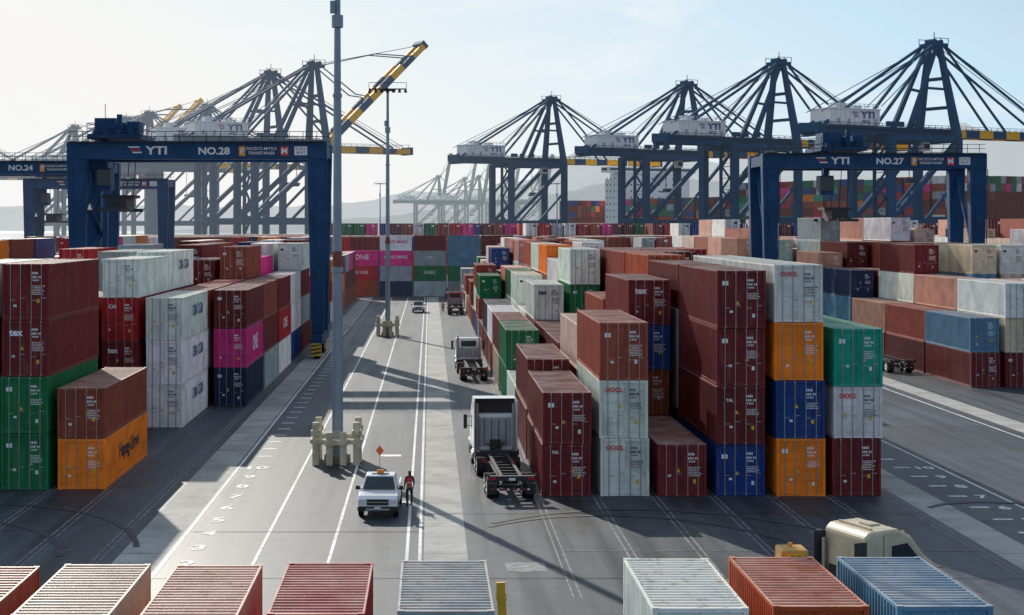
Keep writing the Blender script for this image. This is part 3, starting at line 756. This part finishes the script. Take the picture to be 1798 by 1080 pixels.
# ---------------------------------------------------------------- light masts
BAND=simple("rust_band_paint",(0.22,0.06,0.04),0.7)
def mast(x,y,label):
    E=empty("light_mast",(x,y,0),0,label,"light mast","high mast yard lights")
    mb=MB(); mb.cyl((0,0,0.5),(0,0,11),0.31,0.27,16); mb.cyl((0,0,11),(0,0,21),0.26,0.22,16); mb.cyl((0,0,21),(0,0,30.3),0.21,0.15,16)
    mb.cyl((0,0,10.9),(0,0,11.15),0.33,None,16); mb.cyl((0,0,24.9),(0,0,25.6),0.33,None,12); mb.cyl((0,0,20.9),(0,0,21.1),0.27,None,16)
    mb.box(-0.42,0.42,-0.42,0.42,0.45,0.53); mb.cyl((0.3,-0.05,1.5),(0.27,-0.05,10.8),0.03,None,6)
    mb.box(-0.4,-0.1,-0.3,0.0,25.7,26.4); mb.obj("pole",[POLE],E,smooth=False)
    mb=MB(); mb.cyl((0,0,11.2),(0,0,12.1),0.275,0.272,16); mb.obj("painted_band",[BAND],E)
    mb=MB(); mb.box(-0.2,0.2,-0.40,-0.30,1.0,1.9); mb.obj("junction_box",[GREYP],E)
    mb=MB(); mb.cyl((0,0,0.0),(0,0,0.45),0.75,None,16); mb.obj("footing",[CONC],E)
    mb=MB()
    mb.cyl((0,0,30.1),(0,0,30.25),1.0,None,16); mb.beam((-2.3,0,30.3),(2.3,0,30.3),0.15,0.15); mb.beam((0,-2.0,30.3),(0,2.0,30.3),0.15,0.15)
    mb.beam((-2.3,0,31.1),(2.3,0,31.1),0.06,0.06); mb.beam((-2.3,0,30.3),(-2.3,0,31.1),0.06,0.06); mb.beam((2.3,0,30.3),(2.3,0,31.1),0.06,0.06)
    mb.obj("lamp_frame",[DKST],E)
    for i in range(7):
        m2=MB(); m2.frus((-0.22,0.22,-0.2,0.2,-0.35),(-0.12,0.12,-0.12,0.12,0.0)); m2.obj("lamp",[DKST],E,(-2.2+i*0.733,-0.25,30.2))
    return E
def barrier(x,y):
    E=empty("bollard_guard",(x,y,0),0,"cream painted concrete bollard guard around light mast base","bollard guard","bollard guards at mast bases")
    ps=[(-1.15,-1.15),(-0.38,-1.25),(0.4,-1.25),(1.15,-1.15),(-1.2,0.1),(1.2,0.1),(-1.15,1.2),(0,1.25),(1.15,1.2)]
    for i,(a,c) in enumerate(ps):
        h=2.45 if i in(0,3,6,8) else 1.9
        m=MB(); m.box(a-0.19,a+0.19,c-0.19,c+0.19,0.0,h); m.obj("post",[CREAM],E,bevel=0.05)
        m=MB(); m.box(a-0.27,a+0.27,c-0.27,c+0.27,h-0.75,h-0.45); m.obj("post_collar",[CREAM],E,bevel=0.03)
    m=MB()
    for z in (1.35,):
        for s_ in (-1,1):
            m.beam((-1.15,s_*1.2-0.2*(s_<0),z),(1.15,s_*1.2-0.2*(s_<0),z),0.12,0.25); m.beam((s_*1.42,-1.1,z),(s_*1.42,1.1,z),0.12,0.25)
    m.obj("rail",[CREAM],E)
for x,y in ((-5.3,91.3),(-5.2,196)):
    mast(x,y,"tall grey high mast light pole rising from asphalt"); barrier(x,y)
for x,y in ((-20,640),(51,640)):
    mast(x,y,"distant slender high mast yard light")
# ---------------------------------------------------------------- vehicles
def wheelset(E,pts,r=0.5,w=0.28,rim=WHITE,name="wheel"):
    me=None
    for p in pts:
        if me is None:
            m=MB(); m.cyl((-w/2,0,0),(w/2,0,0),r,None,20,0); m.cyl((-w/2-0.012,0,0),(w/2+0.012,0,0),r*0.55,None,14,1); m.cyl((-w/2-0.03,0,0),(w/2+0.03,0,0),r*0.18,None,8,2)
            me=m.mesh(name,[TYRE,rim,DKST])
        mk(name,me,E,p)
def chassis(E,L,y0=0.0):
    m=MB()
    for x in (-0.48,0.48):
        m.box(x-0.08,x+0.08,y0,y0+L,1.12,1.16); m.box(x-0.02,x+0.02,y0,y0+L,0.86,1.12); m.box(x-0.08,x+0.08,y0,y0+L,0.82,0.86)
    k=y0+0.8
    while k<y0+L-0.5: m.box(-0.46,0.46,k,k+0.1,0.92,1.08); k+=0.95
    for k in (y0,y0+L-0.3): m.box(-1.2,1.2,k,k+0.28,0.98,1.22)
    for k in (y0+1.2,y0+2.6): m.cyl((-1.0,k,0.52),(1.0,k,0.52),0.08,None,8)
    m.box(-1.1,1.1,y0+0.02,y0+0.1,0.5,0.62); m.box(-0.9,-0.8,y0+0.03,y0+0.09,0.6,0.98); m.box(0.8,0.9,y0+0.03,y0+0.09,0.6,0.98)
    for x in (-0.6,0.6): m.box(x-0.06,x+0.06,y0+L-2.2,y0+L-2.08,0.3,0.9)
    for x in (-1.16,1.16):
        for k in (y0+0.1,y0+L-0.15): m.box(x-0.05,x+0.05,k-0.05,k+0.05,1.22,1.3)
    m.obj("trailer_frame",[DKST],E)
    wheelset(E,[(s*xx,y,0.5) for y in (y0+1.2,y0+2.6) for s in (-1,1) for xx in (0.72,1.04)])
    for s in (-1,1):
        q=MB(); q.box(s*0.95-0.14,s*0.95+0.14,y0-0.03,y0-0.002,1.03,1.17); q.obj("tail_light",[REDL],E)
        q=MB(); q.box(s*0.95-0.25,s*0.95+0.25,y0+0.35,y0+0.39,0.25,0.8); q.obj("mud_flap",[BLK],E)
    q=MB()
    for i in range(8): q.box(-1.0+i*0.25,-0.875+i*0.25,y0+0.0,y0+0.018,0.52,0.6,i%2)
    q.obj("reflective_strip",[REDL,WHITE],E)
    q=MB(); q.box(-0.16,0.16,y0-0.02,y0-0.001,1.0,1.12); q.obj("number_plate",[WHITE],E)
def tractor(E,y0,paintm,sleeper=True,rear=GREYP,aero=False):
    m=MB()
    for x in (-0.45,0.45): m.box(x-0.06,x+0.06,y0,y0+6.3,0.75,1.02)
    m.box(-0.6,0.6,y0+0.7,y0+1.8,1.02,1.12); m.box(-1.2,1.2,y0+6.1,y0+6.4,0.45,0.95)
    m.obj("truck_frame",[DKST],E)
    wheelset(E,[(s*xx,y,0.5) for y in (y0+0.8,y0+2.1) for s in (-1,1) for xx in (0.72,1.04)]+[(s*1.02,y0+5.3,0.5) for s in(-1,1)])
    c=y0+2.7; sl=1.5 if sleeper else 0.2
    m=MB()
    zt=3.1
    if aero: prof=[(c,1.05),(c,4.0),(c+0.25,4.18),(c+1.5,4.22),(c+2.1,4.0),(c+2.75,3.35),(c+3.35,3.0),(c+sl+2.3,2.5),(c+sl+2.3,1.05)]
    else: prof=[(c,1.05),(c,zt),(c+sl+1.0,zt),(c+sl+1.75,2.15),(c+sl+1.75,1.05)]
    m.prism(prof,-1.18,1.18,0)
    m.obj("cab",[paintm],E,bevel=0.10 if aero else 0.09,smooth=False)
    if aero:
        for s in (-1,1):
            m=MB(); x=s*1.185
            m.prism([(c+1.2,3.25),(c+1.2,3.72),(c+1.9,3.78),(c+2.45,3.3),(c+2.3,3.2)],min(x,x+s*0.012),max(x,x+s*0.012)); m.obj("side_window",[GLASS],E)
            m=MB(); m.box(min(x,x+s*0.006),max(x,x+s*0.006),c+0.82,c+0.84,1.3,4.05); m.box(min(x,x+s*0.006),max(x,x+s*0.006),c+2.5,c+2.52,1.3,3.2); m.box(min(x,x+s*0.006),max(x,x+s*0.006),c+0.05,c+2.5,3.08,3.1); m.obj("door_seam",[BLK],E)
        m=MB(); m.box(-0.9,0.9,c+0.45,c+0.55,4.19,4.25); m.box(-0.3,0.3,c+0.9,c+1.4,4.2,4.26); m.obj("roof_vent",[paintm],E)
        for q in (-0.8,-0.4,0,0.4,0.8):
            m=MB(); m.box(q-0.05,q+0.05,c+2.0,c+2.08,4.02,4.09); m.obj("marker_lamp",[AMBER],E)
    if sleeper and not aero:
        m=MB()
        for s in (-1,1):
            m.prism([(c+0.02,3.1),(c+0.02,3.95),(c+1.2,3.98),(c+sl+0.95,3.15)],s*1.14-0.04,s*1.14+0.04,0)
        m.face([(-1.16,c+0.02,3.96),(1.16,c+0.02,3.96),(1.16,c+1.2,3.99),(-1.16,c+1.2,3.99)]); m.face([(-1.16,c+1.2,3.99),(1.16,c+1.2,3.99),(1.16,c+sl+0.95,3.16),(-1.16,c+sl+0.95,3.16)])
        m.box(-1.1,1.1,c+0.5,c+0.55,3.12,3.9,1)  # dark sheet painting the shaded opening inside the fairing
        m.obj("roof_fairing",[paintm,DKST],E)
    if sleeper:
        for s in (-1,1):
            m=MB(); m.box(s*1.19-0.03,s*1.19+0.03,c-0.5,c+0.05,1.1,3.9); m.obj("side_fairing",[DKST if aero else paintm],E,bevel=0.02)
    m=MB(); m.box(-0.9,0.9,c-0.02,c-0.004,1.3,2.9 if sleeper else 2.2,0)
    for q in (-0.6,-0.2,0.2,0.6): m.box(q-0.02,q+0.02,c-0.035,c-0.02,1.4,2.8 if sleeper else 2.1,1)
    m.obj("rear_panel",[rear,DKST],E)
    if sleeper:
        m=MB(); m.box(-0.3,0.3,c-0.25,c-0.04,1.15,1.7); m.cyl((-0.5,c-0.15,1.5),(0.3,c-1.2,1.15),0.03); m.cyl((0.5,c-0.15,1.6),(0.0,c-1.2,1.15),0.03); m.obj("air_lines",[DKST],E)
    if not sleeper:
        m=MB(); m.box(-0.7,0.7,c-0.03,c-0.005,2.3,2.85); m.obj("rear_window",[GLASS],E,bevel=0.01)
    hy=c+sl+1.75
    m=MB(); hz=2.45 if aero else 2.05
    m.prism([(hy,0.8),(hy,hz),(hy+1.5,hz-0.25),(hy+1.72,1.6),(hy+1.75,0.8)],-0.95,0.95,0); 
    for s in (-1,1): m.prism([(hy+0.05,0.9),(hy+0.2,1.25),(hy+0.9,1.3),(hy+1.5,1.1),(hy+1.55,0.75),(hy+1.3,0.75),(hy+1.15,1.05),(hy+0.5,1.05),(hy+0.25,0.8)],s*1.05-0.15,s*1.05+0.15,0)
    m.obj("hood",[paintm],E,bevel=0.06)
    if not aero:
        m=MB(); m.face([(-1.08,hy-0.06,2.22),(1.08,hy-0.06,2.22),(1.0,c+sl+1.04+0.03,3.03),(-1.0,c+sl+1.04+0.03,3.03)]); m.obj("windscreen",[GLASS],E,(0,0.03,0.03))
    for s in (-1,1):
        x=s*1.19
        if not aero:
            m=MB(); m.prism([(c+sl+0.35,2.1),(c+sl+0.35,2.85),(c+sl+0.85,2.85),(c+sl+1.35,2.15)],min(x,x+s*0.01),max(x,x+s*0.01)); m.obj("side_window",[GLASS],E)
        m=MB(); m.box(x+s*0.28-0.1,x+s*0.28+0.1,c+sl+1.3,c+sl+1.42,1.95,2.75); m.beam((x,c+sl+1.36,2.65),(x+s*0.28,c+sl+1.36,2.65),0.04,0.04); m.beam((x,c+sl+1.36,2.1),(x+s*0.28,c+sl+1.36,2.1),0.04,0.04); m.obj("mirror",[BLK],E)
        m=MB(); m.cyl((s*0.95,c+0.2,0.75),(s*0.95,c+1.5,0.75),0.32,None,14); m.obj("fuel_tank",[STEEL],E)
        m=MB(); m.cyl((s*1.0,c-0.18,1.0),(s*1.0,c-0.18,3.7 if sleeper else 3.3),0.08,None,10); m.obj("exhaust_pipe",[STEEL],E)
        m=MB(); m.box(s*0.78-0.13,s*0.78+0.13,hy+1.74,hy+1.78,1.15,1.35); m.obj("headlight",[LENS],E)
        m=MB(); m.box(s*0.8-0.12,s*0.8+0.12,y0-0.03,y0-0.002,0.8,0.95); m.obj("tail_light",[REDL],E)
def truck(x,y,rz,L,paintm,sleeper,label,trailer=True,aero=False):
    E=empty("semi_truck",(x,y,0),rz,label,"truck","container trucks")
    if trailer: chassis(E,L); tractor(E,L-1.6,paintm,sleeper)
    else: tractor(E,0,paintm,sleeper,DKST,aero)
    return E
truck(4.05,78.6,R(2.5),8.9,VWHITE,True,"white sleeper semi truck pulling an empty skeletal container chassis")
truck(3.85,138.5,R(1.5),8.6,VWHITE,False,"white day cab truck with empty container chassis on asphalt")
truck(3.9,240,R(0),8.0,REDP,False,"red truck with empty chassis beside container stacks")
E=truck(10.9,49.0,R(-70),7,simple("cream_truck_paint",(0.62,0.53,0.38),0.4,0,0.3,1.5,0.4,0.4),True,"cream sleeper tractor parked beyond trailer mounted containers",trailer=False,aero=True)
E.scale=(0.92,0.80,1.0)
E=empty("chassis_trailer",(43.3,146,0),R(3),"empty skeletal container chassis parked beside container stacks","trailer","container chassis trailers"); chassis(E,12.2)
E=empty("yard_tractor",(9.95,47.0,0),0,"ochre yard tractor with offset cab numbered ten","yard tractor")
m=MB(); m.frus((0.35,1.28,0,1.0,1.2),(0.42,1.22,0.05,0.95,4.0)); m.obj("cab",[TANP],E,bevel=0.05)
m=MB(); m.box(0.5,1.12,-0.02,0.02,1.9,2.7); m.obj("rear_window",[GLASS],E)
m=MB(); m.box(0.58,1.08,0.0,0.045,3.42,3.9); m.obj("number_plate",[YEL],E); text("10",0.42,E,(0.83,-0.015,3.67),FR,BLK,bold=0.03)
m=MB(); m.box(-0.5,0.5,-0.2,0.9,0.8,1.1); m.box(-0.5,1.3,0.2,0.9,0.7,1.2); m.obj("truck_frame",[TANP],E)
wheelset(E,[(-0.6,0.5,0.5),(1.0,0.5,0.5)])
m=MB(); m.cyl((0.8,0.6,4.0),(0.8,0.6,4.12),0.07); m.obj("beacon",[AMBER],E)
fg=[(-12.3,'brown',45.3),(-9.2,'beige',45.6),(-6.0,'salmon',45.5),(-2.85,'red',45.8),(0.4,'grey',46.1),(6.85,'white',46.4),(9.95,'rust',46.6),(13.1,'steel blue',46.6)]
for x,c,yf in fg:
    y0=yf-6.06
    E=empty("chassis_trailer",(x,y0,0),0,f"container chassis trailer carrying a {c} container","trailer","container chassis trailers"); chassis(E,6.06)
    o=container(x,y0,1.31,6.06,2.6,c,0,1,f"{c} container with ribbed dusty roof on trailer",(),"trailer mounted containers")
m=MB(); m.box(-0.12,0.12,-0.06,0.06,0,3.7); m.box(-0.2,0.2,-0.2,0.2,0,0.1); m.box(-0.14,0.14,-0.08,0.08,3.2,3.4)
o=m.obj("marker_post",[YEL],None,(2.15,44.2,0),(0,R(-3),0)); top(o,"tall yellow painted steel marker post on asphalt","post")
def pickup(x,y,rz,label,flag=True):
    E=empty("pickup_truck",(x,y,0),rz,label,"pickup truck","white yard service vehicles")
    m=MB(); W=0.91
    m.prism([(0.08,0.42),(0.0,0.6),(0.02,0.92),(0.25,1.04),(1.35,1.12),(3.25,1.10),(3.25,0.42)],-W,W)
    m.box(-W,W,3.27,3.33,0.42,1.13)
    for s in (-1,1): m.box(min(s*W,s*(W-0.1)),max(s*W,s*(W-0.1)),3.33,5.15,0.42,1.13)
    m.box(-W,W,5.15,5.22,0.42,1.13); m.box(-W+0.1,W-0.1,3.33,5.15,0.5,0.62)
    m.obj("body",[VWHITE],E,bevel=0.05)
    m=MB(); m.frus((-0.86,0.86,1.2,3.3,1.105),(-0.68,0.68,1.95,3.12,1.72)); m.obj("cabin",[VWHITE],E,bevel=0.05)
    m=MB(); m.face([(-0.76,1.235,1.16),(0.76,1.235,1.16),(0.63,1.90,1.66),(-0.63,1.90,1.66)]); m.obj("windscreen",[GLASS],E,(0,-0.02,0.015))
    for s in (-1,1):
        m=MB(); m.face([(s*0.85,1.5,1.17),(s*0.85,3.15,1.17),(s*0.71,3.05,1.63),(s*0.71,2.05,1.63)]); m.obj("side_window",[GLASS],E,(s*0.012,0,0))
        m=MB(); m.box(s*0.7-0.17,s*0.7+0.17,-0.015,0.03,0.72,0.9); m.obj("headlight",[LENS],E)
        m=MB(); m.box(s*1.03-0.1,s*1.03+0.1,1.5,1.6,1.12,1.3); m.beam((s*0.85,1.55,1.16),(s*0.95,1.55,1.18),0.05,0.05); m.obj("mirror",[BLK],E)
        for yy in (0.95,4.2):
            m=MB(); m.cyl((s*(W-0.02),yy,0.40),(s*(W+0.012),yy,0.40),0.44,None,18); m.obj("wheel_arch",[BLK],E)
    m=MB(); m.box(-0.5,0.5,-0.02,0.03,0.64,0.92,0); m.box(-0.5,0.5,-0.028,-0.02,0.76,0.80,1); m.obj("grille",[BLK,STEEL],E)
    m=MB(); m.box(-0.93,0.93,-0.1,0.1,0.38,0.58,0); m.box(-0.55,0.55,-0.108,-0.1,0.42,0.51,1); m.obj("bumper",[BLK,GREYP],E,bevel=0.03)
    m=MB(); m.box(-0.15,0.15,-0.115,-0.109,0.50,0.58); m.obj("number_plate",[WHITE],E)
    wheelset(E,[(s*0.82,yy,0.37) for s in(-1,1) for yy in (0.95,4.2)],0.37,0.24,STEEL)
    m=MB(); m.box(-0.4,0.4,2.3,2.5,1.735,1.76,1); m.box(-0.16,0.16,2.32,2.48,1.76,1.92,0); m.obj("light_bar",[AMBER,BLK],E)
    if flag:
        m=MB(); m.cyl((-0.1,3.5,1.1),(-0.1,3.5,2.9),0.012,None,5); m.obj("flag_pole",[DKST],E)
        m=MB(); m.face([(-0.1,3.48,2.42),(0.1,3.48,2.68),(-0.1,3.48,2.94),(-0.3,3.48,2.68)]); m.obj("safety_flag",[ORANGEF],E)
    return E
pickup(-2.42,73.7,R(-1.5),"white pickup truck with amber roof light and orange flag")
pickup(-1.8,246,0,"distant white pickup truck on the yard lane",False)
# ---------------------------------------------------------------- people
SKIN=simple("skin",(0.35,0.20,0.14),0.6); HAIR=simple("dark_hair",(0.015,0.01,0.008),0.6)
PANTS=simple("dark_trousers",(0.02,0.025,0.04),0.8); SHIRT=simple("dark_shirt",(0.04,0.04,0.06),0.8)
VESTR=simple("red_vest_fabric",(0.75,0.03,0.03),0.7); VESTG=simple("green_vest_fabric",(0.25,0.7,0.05),0.7); REFL=simple("reflective_tape",(0.7,0.7,0.6),0.3)
def skinned(name,verts,edges,radii,mat,parent,root=0,sub=1):
    me=bpy.data.meshes.new(name); me.from_pydata(verts,edges,[]); me.materials.append(mat)
    o=mk(name,me,parent); sm=o.modifiers.new('s','SKIN'); sm.use_smooth_shade=True
    sv=me.skin_vertices[0].data if me.skin_vertices else None
    if sv is None:
        import bmesh
        bm=bmesh.new(); bm.from_mesh(me); bm.verts.layers.skin.verify(); bm.to_mesh(me); bm.free(); sv=me.skin_vertices[0].data
    for i,r in enumerate(radii):
        rr=r if isinstance(r,tuple) else (r,r); sv[i].radius=rr; sv[i].use_root=(i==root)
    ss_=o.modifiers.new('u','SUBSURF'); ss_.levels=sub; ss_.render_levels=sub
    return o
def person(x,y,rz,vest,label):
    E=empty("person",(x,y,0),rz,label,"person")
    V=[(0,0,0.93),(0,0.01,1.10),(0,0,1.30),(0,0,1.44),(0,0,1.50),(0,0.01,1.58),(0,0.0,1.66)]
    r=[(0.13,0.10),(0.12,0.09),(0.15,0.10),(0.07,0.06),(0.05,0.05),(0.075,0.085),(0.07,0.08)]
    Ed=[(0,1),(1,2),(2,3),(3,4),(4,5),(5,6)]
    def ch(parent,pts,rs):
        k=parent
        for p,q in zip(pts,rs):
            V.append(p); r.append(q); Ed.append((k,len(V)-1)); k=len(V)-1
        return k
    for s in (-1,1):
        ch(0,[(s*0.10,0,0.86),(s*0.11,-0.02*s,0.48),(s*0.12,0.04*s,0.09),(s*0.13,0.04*s-0.13,0.04)],[0.085,0.055,0.04,0.035])
        w=ch(3,[(s*0.17,0,1.38),(s*0.23,0.03,1.12),(s*0.22,-0.08,0.90),(s*0.22,-0.10,0.84)],[0.05,0.04,0.028,(0.035,0.018)])
        for f in range(4):
            fx=s*0.22+(f-1.5)*0.017; l=(0.075,0.085,0.08,0.062)[f]
            ch(w,[(fx,-0.115,0.80),(fx,-0.12,0.80-l*0.5),(fx,-0.105,0.80-l)],[0.009,0.008,0.007])
        ch(w,[(s*0.22-s*0.03,-0.13,0.83),(s*0.22-s*0.035,-0.14,0.79)],[0.01,0.008])
    skinned("body",V,Ed,r,SKIN,E)
    skinned("trousers",[(0,0,0.97),(0,0,0.90)]+[p for s in (-1,1) for p in ((s*0.10,0,0.84),(s*0.11,-0.02*s,0.48),(s*0.12,0.04*s,0.10))],[(0,1),(1,2),(2,3),(3,4),(1,5),(5,6),(6,7)],[(0.145,0.115),(0.15,0.12),0.1,0.072,0.062,0.1,0.072,0.062],PANTS,E)
    skinned("shirt",[(0,0,1.05),(0,0,1.30),(0,0,1.43)]+[p for s in (-1,1) for p in ((s*0.17,0,1.38),(s*0.232,0.03,1.12),(s*0.222,-0.07,0.93))],[(0,1),(1,2),(2,3),(3,4),(4,5),(2,6),(6,7),(7,8)],[(0.145,0.11),(0.165,0.115),(0.09,0.07),0.062,0.052,0.038,0.062,0.052,0.038],SHIRT,E)
    skinned("vest",[(0,0,0.93),(0,0,1.12),(0,0,1.30),(0,0,1.43)],[(0,1),(1,2),(2,3)],[(0.175,0.145),(0.165,0.135),(0.195,0.14),(0.14,0.1)],vest,E)
    m=MB()
    m.cyl((0,0,1.1),(0,0,1.15),0.172,None,14)
    o=m.obj("reflective_band",[REFL],E); o.scale=(1.02,0.85,1)
    skinned("hair",[(0,0.02,1.70),(0,0.06,1.62),(0,0.08,1.48),(0,0.09,1.36)],[(0,1),(1,2),(2,3)],[(0.08,0.08),(0.08,0.06),(0.06,0.035),(0.03,0.02)],HAIR,E)
    m=MB(); m.frus((-0.012,0.012,-0.115,-0.08,1.585),(-0.006,0.006,-0.095,-0.08,1.62)); m.obj("nose",[SKIN],E)
    for s in (-1,1):
        skinned("boot",[(s*0.12,0.04*s+0.05,0.06),(s*0.12,0.04*s-0.06,0.05),(s*0.125,0.04*s-0.17,0.04)],[(0,1),(1,2)],[0.055,0.05,0.038],BLK,E)
        m=MB(); m.cyl((s*0.03,-0.088,1.625),(s*0.03,-0.094,1.625),0.01,None,8); m.obj("eye",[BLK],E)
    return E
person(-1.0,77.3,R(200),VESTR,"person with long dark hair, red vest and dark trousers, standing")
person(2.0,247,R(0),VESTG,"person in a bright green vest standing on the lane")
# ---------------------------------------------------------------- camera, light, world
cam=bpy.data.cameras.new("camera"); co=bpy.data.objects.new("camera",cam); COL.objects.link(co)
co.location=(0,0,13.6); co.rotation_euler=(R(90),0,0)
cam.sensor_width=36; cam.lens=2800/1798*36; cam.shift_x=(899-755)/1798; cam.shift_y=-(540-395)/1798; cam.clip_end=20000; cam.clip_start=0.5
scene.camera=co
az=R(20); el=R(25)
sd=Vector((-math.sin(az)*math.cos(el),math.cos(az)*math.cos(el),math.sin(el)))
su=bpy.data.lights.new("sun",'SUN'); su.energy=5.0; su.angle=R(0.5); su.color=(1,0.93,0.82)
so=bpy.data.objects.new("sun",su); COL.objects.link(so); so.rotation_euler=sd.to_track_quat('Z','Y').to_euler()
w=bpy.data.worlds.new("World"); scene.world=w; w.use_nodes=True; nt=w.node_tree
for n in list(nt.nodes): nt.nodes.remove(n)
sky=nt.nodes.new('ShaderNodeTexSky'); sky.sky_type='NISHITA'; sky.sun_disc=False; sky.sun_elevation=el; sky.sun_rotation=-az
sky.air_density=1.0; sky.dust_density=1.0; sky.ozone_density=2.0
bg=nt.nodes.new('ShaderNodeBackground'); bg.inputs[1].default_value=0.14
tc=nt.nodes.new('ShaderNodeTexCoord'); gen=tc.outputs['Generated']
sp=nt.nodes.new('ShaderNodeSeparateXYZ'); nt.links.new(gen,sp.inputs[0])
v1=math_(nt,'ADD',math_(nt,'MULTIPLY',sp.outputs['Z'],1.9),sp.outputs['X'])
v2=math_(nt,'MULTIPLY',math_(nt,'SUBTRACT',0.9,sp.outputs['Y']),0.75)
v2=math_(nt,'MAXIMUM',v2,0)
veil=ramp(nt,math_(nt,'ADD',v1,v2),[(0.0,(6.8,6.7,6.45)),(0.14,(6.2,6.6,6.6)),(0.50,(3.8,5.5,6.7)),(0.8,(2.7,3.4,4.4)),(1.0,(2.6,3.3,4.3))])  # pale veil added over the sky to even out the fill light
mn_=nt.nodes.new('ShaderNodeVectorMath'); mn_.operation='MINIMUM'; mn_.inputs[1].default_value=(6.2,6.4,6.6); nt.links.new(sky.outputs[0],mn_.inputs[0])
c=mixc(nt,0.84,mn_.outputs[0],veil.outputs[0])
n=noise(nt,2.6,9,mapping(nt,gen,(1.3,1.0,5.0)),0.65); n.inputs['Distortion'].default_value=0.6
cl=ramp(nt,n.outputs[0],[(0.50,(0,0,0)),(0.70,(0.85,)*3)])
c=mixc(nt,math_(nt,'MULTIPLY',cl.outputs[0],math_(nt,'GREATER_THAN',sp.outputs['Y'],0.0)),c,(6.7,6.75,6.75,1))
nt.links.new(c,bg.inputs[0]); ow=nt.nodes.new('ShaderNodeOutputWorld'); nt.links.new(bg.outputs[0],ow.inputs[0])
scene.view_settings.view_transform='Standard'; scene.view_settings.look='None'; scene.view_settings.exposure=0
